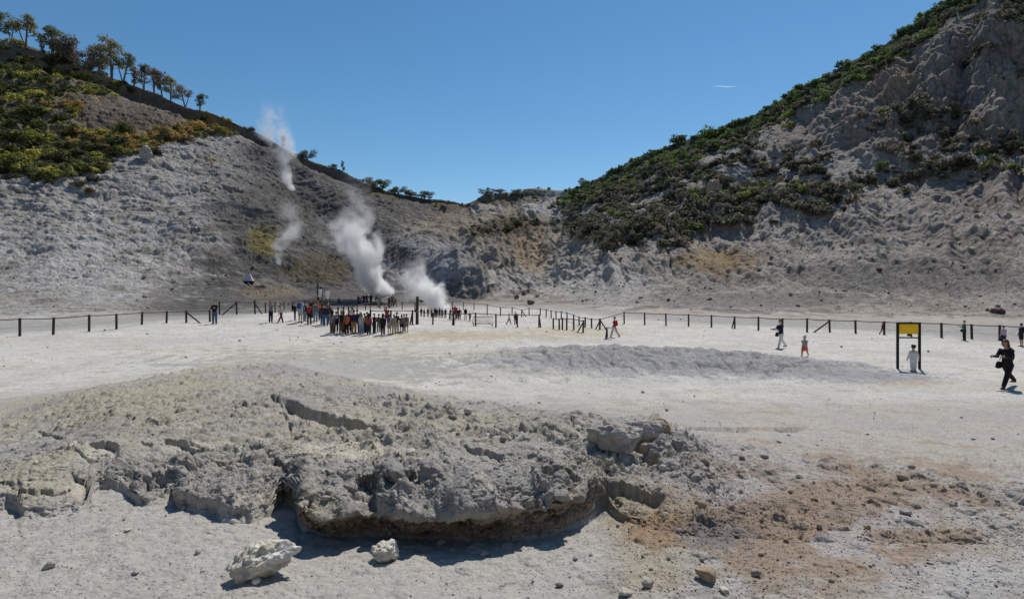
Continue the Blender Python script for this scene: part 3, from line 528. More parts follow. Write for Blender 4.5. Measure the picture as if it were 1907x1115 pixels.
def scatter(name, pts, sizes, tints, protos, m, rng, squash=(.5, .9), sink=.2, **kw):
    """many small loose pieces as one mesh: copies of the prototypes, each turned and scaled"""
    Vs, Fs, Cs, off = [], [], [], 0
    which = rng.integers(0, len(protos), len(pts))
    for q, (PV, PF) in enumerate(protos):
        ix = np.nonzero(which == q)[0]
        if not len(ix): continue
        a = rng.uniform(0, 6.283, len(ix)); ca, sa = np.cos(a)[:, None], np.sin(a)[:, None]
        sx = sizes[ix][:, None]*rng.uniform(.75, 1.25, (len(ix), 1)); sz = sizes[ix][:, None]*rng.uniform(*squash, (len(ix), 1))
        x = (PV[None, :, 0]*ca-PV[None, :, 1]*sa)*sx; y = (PV[None, :, 0]*sa+PV[None, :, 1]*ca)*sx; z = PV[None, :, 2]*sz
        V = np.stack([x, y, z], -1)+pts[ix][:, None, :]; V[..., 2] += (sz*(1-2*sink))[:, :]*.8
        n = PV.shape[0]; Vs.append(V.reshape(-1, 3)); Fs.append((PF[None]+(np.arange(len(ix))*n)[:, None, None]+off).reshape(-1, PF.shape[1])); Cs.append(np.repeat(tints[ix], n, 0)); off += len(ix)*n
    me = new_mesh(name, np.concatenate(Vs), np.concatenate(Fs), True, np.concatenate(Cs)); return link(name, me, m, **kw)
loose_m = terrain_mat('loose_stone', (20., 40., .01, .75, .5))
rg = np.random.default_rng(21)
protos = [stone(300+i, 1, (1, rg.uniform(.6, .9), 1), .3) for i in range(6)]
def pick(n, wfun, rows_):
    r = rg.integers(rows_[0], rows_[1], n*6); c = rg.integers(0, NC, n*6); w = wfun(r, c); k = np.nonzero(rg.random(n*6) < w)[0][:n]; return r[k], c[k]
rgx = np.zeros((NR, NC), np.float32); rgx[:rough.shape[0]] = rough
def wg(r, c):
    x = P[c]; y = PYf[r, c]
    return np.clip(.08+1.3*rgx[r, c]+.25*(x > 1150)*(y > 800)*(y < 1110)+.35*gb(x, y, 1250, 1000, 120, 90)+.25*(y < 960)*(y > 740)*(x < 1100), 0, 1)*np.where(y < 735, .5, 1)
r_, c_ = pick(19000, wg, (60, iFoot))
pts = np.stack([XX[r_, c_], YY[r_, c_], ZZ[r_, c_]], 1); pxs = .45+rg.pareto(3.0, len(r_))*.9; pxs = np.clip(pxs, .5, 8)*np.clip(YY[r_, c_]/5, .6, 1)**-.35
siz = np.clip(pxs/F*YY[r_, c_]*1.05, .006, .09)
tn = np.clip(CA[r_, c_]*rg.uniform(.55, 1.25, (len(r_), 1)), .05, .62)
scatter('gravel', pts, siz, tn, protos, loose_m, rg, (.45, .9), .15, kind='stuff', label='loose gravel and small clods strewn over the pale ash ground')
def wh(r, c): return np.clip(.5+.5*(P[c] > 960), 0, 1)*(1-np.clip(HVL[r-h0, c]+HVR_shade[r-h0, c], 0, 1))
r_, c_ = pick(6000, wh, (iFoot, iFoot+330))
pts = np.stack([XX[r_, c_], YY[r_, c_], ZZ[r_, c_]], 1); siz = np.clip((.7+rg.pareto(2.4, len(r_))*.9), .6, 6)/F*YY[r_, c_]*.8
tn = np.clip(CA[r_, c_]*rg.uniform(.5, 1.3, (len(r_), 1)), .05, .6)
scatter('rubble', pts, siz, tn, protos, loose_m, rg, (.5, .95), .2, kind='stuff', label='fallen rubble strewn over the crater slopes')

# ------------------------------------------------------------------ plants
def leaf_mat(name):
    m, nt, b = mat(name); L = nt.links; N = nt.nodes; at = N.new('ShaderNodeAttribute'); at.attribute_name = 'tint'; oi = N.new('ShaderNodeObjectInfo')
    mx = N.new('ShaderNodeMix'); mx.data_type = 'RGBA'; mx.blend_type = 'MULTIPLY'; mx.inputs[0].default_value = 1; L.new(at.outputs['Color'], mx.inputs[6]); L.new(oi.outputs['Color'], mx.inputs[7])
    L.new(mx.outputs[2], b.inputs['Base Color']); b.inputs['Roughness'].default_value = .75; b.inputs['Specular IOR Level'].default_value = .2
    t = N.new('ShaderNodeBsdfTranslucent'); L.new(mx.outputs[2], t.inputs['Color']); ms = N.new('ShaderNodeMixShader'); ms.inputs[0].default_value = .35
    L.new(b.outputs[0], ms.inputs[1]); L.new(t.outputs[0], ms.inputs[2]); L.new(ms.outputs[0], nt.nodes['Material Output'].inputs['Surface']); return m
leaf_m = leaf_mat('leaves')
def leaves(cent, rad, n, size, rng, flat=.8, droop=0.):
    """n small leaf sprays spread through the blobs (centres, radii); quads with random tilt"""
    cent = np.array(cent, float); rad = np.array(rad, float); pr = rad**2; pr /= pr.sum(); k = rng.choice(len(cent), n, p=pr)
    d = rng.normal(size=(n, 3)); d /= np.linalg.norm(d, axis=1)[:, None]; rr = rng.random(n)**.45
    p = cent[k]+d*(rad[k]*rr)[:, None]*np.array([1, 1, flat])
    nrm = d*.7+rng.normal(size=(n, 3))*.7+[0, 0, .45]; nrm /= np.linalg.norm(nrm, axis=1)[:, None]
    t = np.cross(nrm, rng.normal(size=(n, 3))); t[:, 2] -= droop; t /= np.linalg.norm(t, axis=1)[:, None]; bt = np.cross(nrm, t)
    s = (size*rng.uniform(.6, 1.35, n))[:, None]; t = t*s; bt = bt*s*.55
    V = np.stack([p-t, p-bt*.9+t*.1, p+t, p+bt*.9+t*.1], 1).reshape(-1, 3); Fq = np.arange(4*n).reshape(n, 4)
    return V, Fq, np.repeat(rng.uniform(.65, 1.3, n), 4)
def shrub_proto(seed, n=230, size=.17):
    g_ = np.random.default_rng(seed); m = g_.integers(5, 9)
    c = np.stack([g_.uniform(-.6, .6, m), g_.uniform(-.6, .6, m), g_.uniform(.18, .62, m)], 1); r = g_.uniform(.28, .5, m)
    return leaves(c, r, n, size, g_, .8)
SP = [shrub_proto(400+i) for i in range(6)]
def shrubs(name, pos, size, tint, rng, **kw):
    Vs, Fs, Cs, off = [], [], [], 0; w = rng.integers(0, len(SP), len(pos))
    for q, (PV, PF, PC) in enumerate(SP):
        ix = np.nonzero(w == q)[0]
        if not len(ix): continue
        a = rng.uniform(0, 6.283, len(ix)); ca, sa = np.cos(a)[:, None], np.sin(a)[:, None]; s_ = size[ix][:, None]; hz = s_*rng.uniform(.75, 1.25, s_.shape)
        V = np.stack([(PV[None, :, 0]*ca-PV[None, :, 1]*sa)*s_, (PV[None, :, 0]*sa+PV[None, :, 1]*ca)*s_, PV[None, :, 2]*hz-.12*s_], -1)+pos[ix][:, None, :]
        n = len(PV); Vs.append(V.reshape(-1, 3)); Fs.append((PF[None]+(np.arange(len(ix))*n)[:, None, None]+off).reshape(-1, 4)); Cs.append((tint[ix][:, None, :]*PC[None, :, None]).reshape(-1, 3)); off += len(ix)*n
    return link(name, new_mesh(name, np.concatenate(Vs), np.concatenate(Fs), False, np.clip(np.concatenate(Cs)*1.65, 0, .8)), leaf_m, **kw)
def veg(name, W, n, smin, smax, tintf, label):
    r = rg.integers(0, iSky-h0+4, n*14); c = rg.integers(0, NC, n*14); k = np.nonzero(rg.random(n*14) < W[r, c])[0][:n]; r, c = r[k], c[k]
    pos = np.stack([XX[r+h0, c], YY[r+h0, c], ZZ[r+h0, c]], 1); sz = smin+(smax-smin)*rg.random(len(k))**2.3
    return shrubs(name, pos, sz, tintf(P[c], PYf[r+h0, c], len(k)), rg, kind='stuff', label=label)
def tl(x, y, n):
    t = np.empty((n, 3)); u = rg.random(n)[:, None]
    gold = np.clip(1.3*gb(x, y, 290, 255, 110, 24)+.5*gb(x, y, 120, 190, 60, 15), 0, 1)*rg.random(n)
    t[:] = np.array([.075, .085, .028])*(.6+1.1*u); lime = (rg.random(n) < .28)[:, None]; t = np.where(lime, np.array([.24, .225, .05])*(.75+.6*u), t)
    dk = (rg.random(n) < .25)[:, None]; t = np.where(dk, np.array([.045, .048, .026])*(.7+.6*u), t)
    return np.where((gold > .32)[:, None], np.array([.25, .175, .06])*(.7+.6*u), t)
bl = np.clip(HBARE*1.2, 0, 1)
yk = np.interp(HPX, P, ysky)
veg('scrub', HVL*(1-.93*bl)*np.where(HPY < yk+16, .8, 1), 2200, .6, 2.3, tl, 'low green and golden scrub covering the left hillside')
def tr(x, y, n):
    u = rg.random(n)[:, None]; top = (np.clip(1-(y-np.interp(x, P, ysky))/60, 0, 1) > rg.random(n)*.9)[:, None]
    t = np.where(top, np.array([.068, .095, .032])*(.6+1.2*u), np.array([.085, .086, .060])*(.5+1.1*u))
    br = (rg.random(n) < .4)[:, None]; t = np.where(br & ~top, np.array([.125, .11, .086])*(.7+.7*u), t); lm = (rg.random(n) < .07)[:, None]
    return np.where(lm, np.array([.12, .15, .04])*(.8+.5*u), t)
veg('scrub', np.clip(HVR_shade*1.1, 0, 1)*(HPX < 1960), 5200, .45, 2.6, tr, 'dark scrub covering the right slope and its skyline, some added for shade at far right')
veg('scrub', HVM, 460, .5, 1.9, lambda x, y, n: np.array([.078, .078, .05])*(.5+1.1*rg.random(n)[:, None]), 'dark scrub along the saddle between the two hills')
# single shrubs that stand apart: (column, row of the foot, width in columns, tint, label)
SG = 'single shrubs on the crater slopes'
OL, LM, DK, GD, BR = (.085, .09, .032), (.20, .205, .045), (.05, .052, .03), (.27, .18, .05), (.10, .075, .045)
for i, (x, y, w, t, lb) in enumerate((
    (22, 308, 62, LM, 'wide lime green shrub at the left edge, lowest of the green scrub'), (62, 266, 74, LM, 'big yellow green shrub in the middle of the left scrub'), (20, 262, 50, OL, 'olive shrub cut by the left edge above the lime one'),
    (110, 300, 50, DK, 'dark shrub at the foot of the big yellow green one'), (172, 338, 30, DK, 'dark round shrub alone on the pale ash, lowest on the left slope'), (146, 346, 26, BR, 'brown shrub left of the lowest dark round one'), (165, 358, 26, BR, 'small rust brown shrub below the lowest dark one'),
    (220, 274, 50, DK, 'dark green shrub inside the golden grass, wider of the two there'), (298, 262, 24, DK, 'small dark shrub right of the golden grass patch'), (292, 288, 32, DK, 'dark shrub beside the pale standing boulder'), (345, 266, 30, BR, 'brownish shrub at the right end of the golden grass'),
    (225, 250, 52, OL, 'broad olive shrub above the golden grass'), (180, 296, 36, OL, 'olive shrub at the lower border of the golden grass'), (122, 120, 30, DK, 'dark shrub under the round skyline trees'), (413, 246, 28, LM, 'bright lime shrub near the skyline left of the top steam'),
    (385, 250, 24, BR, 'brown shrub left of the bright lime one near the skyline'), (52, 135, 44, OL, 'olive shrub below the leftmost skyline trees'), (100, 118, 40, BR, 'brown shrub below the thin skyline tree'),
    (945, 432, 22, DK, 'dark shrub on the saddle slope, left of two'), (962, 422, 32, DK, 'larger dark shrub on the saddle slope'), (903, 432, 18, DK, 'small dark shrub on the ochre ground left of the saddle pair'), (1225, 415, 44, DK, 'dark dense shrub at the lower edge of the right scrub'),
    (1470, 238, 30, LM, 'bright green shrub on the right slope below the skyline'), (1330, 262, 60, (.11, .16, .04), 'broad fresh green thicket on the right skyline'), (1262, 262, 40, OL, 'round topped bush breaking the right skyline'), (1478, 344, 26, LM, 'yellow green bush in the dark mid slope scrub'),
    (1610, 342, 46, DK, 'dark scrub clump on the talus under the cliff'), (1790, 312, 60, DK, 'wide dark bush on the talus rim far right'), (1738, 300, 30, BR, 'brown bush left of the wide dark one at far right'), (1285, 430, 22, BR, 'brown bush in a hollow at the top of the talus'))):
    p = hit(x, y, iFoot-30); w_ = w/F*p.y/2; PV, PF, PC = SP[i % 6]; g_ = np.random.default_rng(800+i)
    c = np.array(t)[None]*PC[:, None]; V, Fq, C_ = leaves([(g_.uniform(-.55, .55), g_.uniform(-.5, .5), g_.uniform(.25, .62)) for k in range(9)], g_.uniform(.3, .5, 9), 520, .12, g_, .85)
    link('shrub', new_mesh('shrub', V*w_, Fq, False, 1.45*np.array(t)[None]*C_[:, None]), leaf_m, label=lb, category='shrub', group=SG).location = (p.x, p.y, p.z-.1*w_)
# ---- trees: trunk and limbs, crown of leaf sprays
bark = stone_mat('bark', (.24, .20, .16), (.09, .075, .06), (.17, .14, .11), 3)
def tube(pts, rad, n=7):
    V, Fq = [], []; pts = [Vector(p) for p in pts]
    for i, (p, r) in enumerate(zip(pts, rad)):
        d = (pts[min(i+1, len(pts)-1)]-pts[max(i-1, 0)]).normalized(); a = d.orthogonal().normalized(); b = d.cross(a)
        for k in range(n): t = 2*math.pi*k/n; V.append(p+(a*math.cos(t)+b*math.sin(t))*r)
    for i in range(len(pts)-1):
        for k in range(n): Fq.append((i*n+k, i*n+(k+1) % n, (i+1)*n+(k+1) % n, (i+1)*n+k))
    return [tuple(v) for v in V], Fq
def tubes(list_):
    V, Fq = [], []
    for pts, rad in list_:
        v, f_ = tube(pts, rad); o = len(V); V += v; Fq += [tuple(i+o for i in q) for q in f_]
    return V, Fq
def tree_proto(seed, style):
    """unit height tree. style: 'tall' open gum tree with bare lower trunk, 'round' dense, 'thin' small column"""
    g_ = np.random.default_rng(seed); T = []; cs, rs_ = [], []
    lean = g_.uniform(-.08, .08, 2)
    if style == 'tall':
        lean = g_.uniform(-.16, .16, 2); top = np.array([lean[0], lean[1], .8]); T.append(([(0, 0, -.03), tuple(top*.35+[g_.uniform(-.03, .03), 0, 0]), tuple(top*.7), tuple(top)], [.026, .020, .013, .005]))
        if g_.random() < .6: T.append(([(0, 0, -.02), (-lean[0]*.8, .05, .35), (-lean[0]*1.4, .08, .7)], [.018, .014, .005])); cs += [np.array([-lean[0]*1.4, .08, .72]), np.array([-lean[0]*1.1, .03, .55])]; rs_ += [.11, .09]
        for k in range(15):
            h_ = g_.uniform(.22, .76); a = g_.uniform(0, 6.28); L_ = g_.uniform(.08, .30)*(1.15-h_*.5); b0 = top*h_/.8; b1 = b0+np.array([math.cos(a)*L_, math.sin(a)*L_, g_.uniform(.04, .18)])
            T.append(([tuple(b0), tuple((b0+b1)/2+[0, 0, -.015]), tuple(b1)], [.010, .007, .003])); cs.append(b1); rs_.append(g_.uniform(.05, .12))
        cs += [top+[0, 0, .09], top+[.05, 0, .02], top+[-.05, .04, -.06]]; rs_ += [.09, .10, .11]; n, sz, fl = 1500, .025, .95
    elif style == 'round':
        T.append(([(0, 0, -.05), (lean[0], 0, .2), (lean[0], lean[1], .45)], [.05, .04, .02]))
        for k in range(14):
            a = g_.uniform(0, 6.28); rr = g_.uniform(.1, .5); c = (math.cos(a)*rr, math.sin(a)*rr, g_.uniform(.22, .8)*(1-.5*rr*rr)); cs.append(c); rs_.append(g_.uniform(.16, .26)); T.append(([(lean[0]*.5, 0, .15), tuple(np.array(c)*.8)], [.016, .006]))
        n, sz, fl = 1700, .04, .85
    else:
        T.append(([(0, 0, -.03), (0, 0, .5), (lean[0], 0, .9)], [.03, .018, .006]))
        for k in range(9): c = (g_.uniform(-.09, .09), g_.uniform(-.09, .09), .25+.7*k/9); cs.append(c); rs_.append(g_.uniform(.07, .13)*(1.15-.5*k/9)); T.append(([(0, 0, c[2]-.08), c], [.008, .004]))
        n, sz, fl = 420, .04, 1
    tv, tf = tubes(T); V, Fq, C_ = leaves(cs, rs_, n, sz, g_, fl, .3 if style == 'tall' else 0)
    return new_mesh('trunk', tv, tf, True), new_mesh('crown', V, Fq, False, np.repeat(C_[:, None], 3, 1))
for me_ in ():
    pass
TP = {k: [tree_proto(900+13*i+len(k), k) for i in range(n)] for k, n in (('tall', 5), ('round', 3), ('thin', 2))}
for v in TP.values():
    for a, b in v: a.materials.append(bark); b.materials.append(leaf_m)
def tree(px, py, hpx, style, var, tint, label, group='trees along the crater rim', wide=1., rz=0.):
    c = ccol(px); r = iFoot+int(np.argmin(PYf[iFoot:iSky+30, c])); cr_ = PYf[r, c]
    if py > cr_+8 and py > 225: p = hit(px, py, iFoot); H_ = hpx/F*p.y
    else: r = max(r-2, 0); p = Vector((XX[r, c], YY[r, c], ZZ[r, c])); H_ = max(PYf[r, c]-(py-hpx), hpx*.6)/F*p.y
    e = bpy.data.objects.new('tree', None); COL.objects.link(e); e.location = (p.x, p.y, p.z-.15); e.rotation_euler = (0, 0, rz); e.scale = (H_*wide, H_*wide, H_); e['label'] = label; e['category'] = 'tree'; e['group'] = group
    a, b = TP[style][var]; link('trunk', a, None, e); o = link('crown', b, None, e); o.color = (*[2.0*q for q in tint], 1)
gum, gum2, lil, dkg, brn = (.105, .115, .07), (.15, .14, .07), (.15, .135, .125), (.07, .078, .047), (.095, .08, .058)
for a in ((-4, 78, 62, 'tall', 0, gum, 'leafy tree cut by the left edge of the photo, leftmost on the rim'), (20, 84, 50, 'tall', 1, gum, 'thin gum tree second from the left edge on the rim'), (47, 90, 64, 'tall', 2, gum2, 'tallest leafy gum tree near the left edge of the rim'),
          (76, 97, 24, 'thin', 0, brn, 'tiny slender tree right of the tallest left gum tree'), (98, 100, 58, 'tall', 3, gum, 'open branched gum tree left of the dark round clump'),
          (128, 108, 46, 'round', 0, brn, 'left dense dark round tree of the clump on the rim', 1.0), (160, 122, 44, 'round', 1, brn, 'right dense dark round tree of the clump on the rim', 1.0), (112, 102, 24, 'round', 2, dkg, 'low dark tree at the left foot of the round clump', 1.0),
          (183, 132, 52, 'tall', 4, lil, 'sparse greyish gum tree just right of the round clump'), (207, 138, 66, 'tall', 0, gum2, 'tall golden gum tree with bare trunk right of the round clump'), (229, 150, 54, 'tall', 2, gum, 'green gum tree with leaning crown in the middle of the rim'), (248, 156, 34, 'thin', 1, lil, 'slim pale tree between two gum trees'),
          (268, 162, 44, 'tall', 1, dkg, 'dark gum tree starting the right hand row on the rim'), (287, 171, 46, 'tall', 3, lil, 'lilac grey bare looking tree in the right hand row'), (303, 177, 46, 'tall', 4, brn, 'brown leaved tree in the middle of the right hand row'), (318, 184, 42, 'tall', 0, gum2, 'golden brown tree closing the right hand row of five'),
          (346, 198, 44, 'tall', 2, lil, 'pale airy tree second from the right end of the rim'), (372, 208, 38, 'tall', 3, dkg, 'dark green tree at the right end of the rim row'),
          (573, 300, 26, 'round', 1, dkg, 'lone dark round tree right of the upper steam plume', 1.3), (637, 319, 22, 'thin', 0, gum, 'tiny upright tree on the ridge right of the lone round one'), (618, 313, 10, 'round', 2, dkg, 'small dark bush tree left of the tiny upright one', 1.4),
          (528, 278, 28, 'thin', 1, gum, 'small slender tree half hidden by the upper steam plume'), (742, 358, 15, 'round', 1, dkg, 'low dark bush tree on the saddle skyline below the olive pair', 1.6), (768, 363, 12, 'round', 0, brn, 'flat brownish bush tree on the saddle skyline', 2.0), (793, 366, 13, 'round', 2, dkg, 'dark bush tree at the right end of the left saddle hedge', 1.7), (905, 364, 17, 'round', 1, dkg, 'dark bush tree right of the lowest point of the skyline', 1.5),
          (930, 362, 13, 'round', 2, brn, 'brownish bush tree on the middle of the saddle crest', 2.0), (958, 362, 12, 'round', 0, dkg, 'low dark bush tree left of the pale grey crest', 1.9), (1085, 345, 16, 'round', 1, gum, 'olive bush tree where the right hill starts to climb', 1.5), (692, 352, 26, 'round', 0, gum, 'broad olive tree on the ridge descending to the saddle', 1.5), (712, 358, 26, 'round', 2, (.10, .105, .04), 'yellow green tree at the lower end of the ridge', 1.4)):
    tree(*a[:7], wide=a[7] if len(a) > 7 else rnd.uniform(1., 1.3), rz=rnd.uniform(0, 6))
# ------------------------------------------------------------------ people
def cloth_mat(name, rough=.85, attr=False):
    m, nt, b = mat(name); L = nt.links; N = nt.nodes; oi = N.new('ShaderNodeObjectInfo'); tc = N.new('ShaderNodeTexCoord')
    n = N.new('ShaderNodeTexNoise'); n.inputs['Scale'].default_value = 14; n.inputs['Detail'].default_value = 4; L.new(tc.outputs['Object'], n.inputs['Vector'])
    mr = N.new('ShaderNodeMapRange'); mr.inputs[1].default_value = .3; mr.inputs[2].default_value = .7; mr.inputs[3].default_value = .75; mr.inputs[4].default_value = 1.2; L.new(n.outputs['Fac'], mr.inputs[0])
    mx = N.new('ShaderNodeMix'); mx.data_type = 'RGBA'; mx.blend_type = 'MULTIPLY'; mx.inputs[0].default_value = 1; L.new(oi.outputs['Color'], mx.inputs[6]); L.new(mr.outputs[0], mx.inputs[7]); c = mx.outputs[2]
    if attr:
        at = N.new('ShaderNodeAttribute'); at.attribute_name = 'tint'; m2 = N.new('ShaderNodeMix'); m2.data_type = 'RGBA'; m2.blend_type = 'MULTIPLY'; m2.inputs[0].default_value = 1; L.new(c, m2.inputs[6]); L.new(at.outputs['Color'], m2.inputs[7]); c = m2.outputs[2]
    L.new(c, b.inputs['Base Color']); b.inputs['Roughness'].default_value = rough; b.inputs['Specular IOR Level'].default_value = .2
    bp = N.new('ShaderNodeBump'); bp.inputs['Strength'].default_value = .35; bp.inputs['Distance'].default_value = .02; L.new(n.outputs['Fac'], bp.inputs['Height']); L.new(bp.outputs['Normal'], b.inputs['Normal']); return m
M_cloth = cloth_mat('cloth'); M_skin = cloth_mat('skin', .6, True); M_hair = cloth_mat('hair', .6)
def vec(*a): return np.array(a, float)
def joints(arm_l=(0, .07, .15), arm_r=(.04, .08, .25), leg_l=(0, .05), leg_r=(0, .05), bend=0., head=0., sit=False, kid=1.):
    """standing 1.72 m figure facing -Y. arm: (swing forward, spread, elbow bend); leg: (swing forward, knee bend); bend: trunk forward"""
    J = {}; hz = .93 if not sit else .44
    J['pel'] = vec(0, 0, hz); f = lambda a: vec(0, -math.sin(a), math.cos(a))
    J['waist'] = J['pel']+.17*f(bend*.6); J['chest'] = J['waist']+.22*f(bend); J['neck'] = J['chest']+.16*f(bend); J['hd'] = J['neck']+.19*f(bend*.7+head); J['top'] = J['hd']+.10*f(bend*.7+head)
    for s, A, Lg in ((-1, arm_l, leg_l), (1, arm_r, leg_r)):
        k = 'l' if s < 0 else 'r'; sh = J['chest']+.10*f(bend)+vec(s*.172, 0, 0); J['sh'+k] = sh
        sw, sp, el = A; a = sw+bend*.15; d = vec(s*math.sin(sp), -math.sin(a)*math.cos(sp), -math.cos(a)*math.cos(sp)); J['el'+k] = sh+.29*d
        a2 = a+el; d2 = vec(s*math.sin(sp)*(.6 if el < .6 else -.5), -math.sin(a2), -math.cos(a2)); d2 /= np.linalg.norm(d2); J['wr'+k] = J['el'+k]+.25*d2; J['hn'+k] = d2
        hp = J['pel']+vec(s*.095, 0, -.03); J['hp'+k] = hp
        if sit: J['kn'+k] = hp+vec(s*.05, -.43, .02); J['an'+k] = J['kn'+k]+vec(0, .03, -.38)
        else:
            t, kb = Lg; J['kn'+k] = hp+.43*vec(s*.03, -math.sin(t), -math.cos(t)); t2 = t-kb; J['an'+k] = J['kn'+k]+.42*vec(0, -math.sin(t2), -math.cos(t2))
        J['to'+k] = J['an'+k]+vec(s*.03, -.16, -.05)
    if kid != 1:
        hv, tv = J['hd']-J['neck'], J['top']-J['neck']; J = {q: (v if q.startswith('hn') else v*kid) for q, v in J.items()}; J['hd'] = J['neck']+hv*.92; J['top'] = J['neck']+tv*.92
    lo = min(J['anl'][2], J['anr'][2])-.075
    for q in J:
        if not q.startswith('hn'): J[q] = J[q]-vec(0, 0, lo)
    return J
def blob(chain, n=12):
    """a tapered round ended limb: chain of (centre, radius x, radius y)"""
    V, Fq = [], []; pts = [Vector(c[0]) for c in chain]; rx = [c[1] for c in chain]; ry = [c[2] if len(c) > 2 else c[1] for c in chain]
    d0 = (pts[1]-pts[0]).normalized(); d1 = (pts[-1]-pts[-2]).normalized()
    pts = [pts[0]-d0*rx[0]*.8, pts[0]-d0*rx[0]*.45]+pts+[pts[-1]+d1*rx[-1]*.45, pts[-1]+d1*rx[-1]*.8]; rx = [rx[0]*.35, rx[0]*.85]+rx+[rx[-1]*.85, rx[-1]*.35]; ry = [ry[0]*.35, ry[0]*.85]+ry+[ry[-1]*.85, ry[-1]*.35]
    for i, p in enumerate(pts):
        d = (pts[min(i+1, len(pts)-1)]-pts[max(i-1, 0)]).normalized(); a = Vector((1, 0, 0)); a = (a-d*a.dot(d)); a = a.normalized() if a.length > .1 else Vector((0, 1, 0)); b = d.cross(a)
        for k in range(n): t = 2*math.pi*k/n; V.append(p+a*math.cos(t)*rx[i]+b*math.sin(t)*ry[i])
    for i in range(len(pts)-1):
        for k in range(n): Fq.append((i*n+k, i*n+(k+1) % n, (i+1)*n+(k+1) % n, (i+1)*n+k))
    m = len(pts)-1; Fq.append(tuple(reversed(range(n)))); Fq.append(tuple(m*n+k for k in range(n)))
    return V, Fq
def fuse(name, chains, vox=.016, smooth=3):
    """limbs joined into one continuous skin"""
    V, Fq = [], []
    for c in chains:
        v, f_ = blob(c); o = len(V); V += v; Fq += [tuple(i+o for i in q) for q in f_]
    me = bpy.data.meshes.new('t'); me.from_pydata(V, [], Fq); o = bpy.data.objects.new('t', me); COL.objects.link(o)
    r = o.modifiers.new('r', 'REMESH'); r.mode = 'VOXEL'; r.voxel_size = vox
    if smooth: s = o.modifiers.new('s', 'SMOOTH'); s.iterations = smooth; s.factor = .5
    dg = bpy.context.evaluated_depsgraph_get(); out = bpy.data.meshes.new_from_object(o.evaluated_get(dg)); out.name = name; bpy.data.objects.remove(o); bpy.data.meshes.remove(me)
    out.polygons.foreach_set('use_smooth', np.ones(len(out.polygons), bool)); return out
def lerp(a, b, t): return a+(b-a)*t
def body_mesh(J, female=False):
    C = [[(J['pel'], .145, .10), (J['waist'], .125, .09), (J['chest'], .155, .105), (J['neck']-vec(0, 0, .03), .09, .07)], [(J['neck']-vec(0, 0, .05), .058), (lerp(J['neck'], J['hd'], .5), .053)]]
    u = J['top']-J['hd']; u = u/np.linalg.norm(u); fw = vec(0, -u[2], u[1]); h_ = J['hd']
    C += [[(h_-u*.035, .070, .086), (h_+u*.03, .083, .102), (h_+u*.08, .066, .084)], [(h_-u*.09+fw*.035, .035, .045), (h_-u*.03+fw*.03, .052, .06)]]      # skull, jaw
    C += [[(h_-u*.012+fw*.098, .010), (h_-u*.040+fw*.116, .013)], [(h_+u*.012+fw*.085+vec(-.035, 0, 0), .014), (h_+u*.012+fw*.085+vec(.035, 0, 0), .014)], [(h_-u*.068+fw*.088+vec(-.018, 0, 0), .008), (h_-u*.068+fw*.088+vec(.018, 0, 0), .008)]]  # nose, brow, lips
    for s in (-1, 1): C.append([(h_+vec(s*.080, 0, 0)-u*.035, .012, .016), (h_+vec(s*.084, 0, 0)+u*.012, .012, .022)])
    for k in 'lr':
        C.append([(J['sh'+k], .058), (lerp(J['sh'+k], J['el'+k], .5), .047), (J['el'+k], .038)]); C.append([(J['el'+k], .038), (lerp(J['el'+k], J['wr'+k], .35), .038), (J['wr'+k], .025)])
        d = J['hn'+k]; s = -1 if k == 'l' else 1; w = J['wr'+k]; side = np.cross(d, vec(s, 0, 0)); side = side/max(np.linalg.norm(side), .1); cur = vec(-s, 0, 0)*.35+d; cur /= np.linalg.norm(cur)
        C.append([(w, .024, .024), (w+d*.05, .018, .036), (w+d*.085, .015, .038)])
        for q, L_ in ((-1.5, .062), (-.5, .075), (.5, .07), (1.5, .055)): b0 = w+d*.09+side*q*.0215; C.append([(b0, .0105), (b0+d*L_*.5, .0098), (b0+d*L_*.5+cur*L_*.5, .0085)])
        b0 = w+d*.035+side*.038; C.append([(b0, .012), (b0+d*.025+side*.02, .0108), (b0+d*.055+side*.024, .0095)])
        C.append([(J['hp'+k], .085), (lerp(J['hp'+k], J['kn'+k], .4), .075), (J['kn'+k], .052)]); C.append([(J['kn'+k], .052), (lerp(J['kn'+k], J['an'+k], .3), .052), (J['an'+k], .034)]); C.append([(J['an'+k]-vec(0, 0, .02), .036, .04), (J['to'+k], .032, .03)])
    me = fuse('person', C, .0095, 2); n = len(me.vertices); co_ = np.empty(n*3, np.float32); me.vertices.foreach_get('co', co_); co_ = co_.reshape(-1, 3); t = np.ones((n, 4), np.float32); cut = lambda c, r: np.linalg.norm(co_-c, axis=1) < r
    for s in (-1, 1): t[cut(h_+fw*.093+vec(s*.034, 0, 0)-u*.006, .014), :3] = (.12, .1, .1)
    t[cut(h_-u*.070+fw*.095, .022), :3] = (.75, .5, .5); a = me.attributes.new('tint', 'FLOAT_COLOR', 'POINT'); a.data.foreach_set('color', t.ravel()); return me
def top_mesh(J, sleeve='long', longer=0.):
    C = [[(J['pel']-vec(0, 0, .02+longer), .172+longer*.2, .128+longer*.2), (J['waist'], .155, .118), (J['chest'], .185, .128), (J['neck']-vec(0, 0, .05), .12, .088), (J['neck']-vec(0, 0, .012), .066, .062)]]
    for k in 'lr':
        e = J['el'+k]; C.append([(lerp(J['chest'], J['sh'+k], .6), .08), (J['sh'+k], .074), (lerp(J['sh'+k], e, .5), .064), (e if sleeve == 'long' else lerp(J['sh'+k], e, .75), .055)])
        if sleeve == 'long': C.append([(e, .055), (lerp(e, J['wr'+k], .92), .042)])
    return fuse('shirt', C, .016, 3)
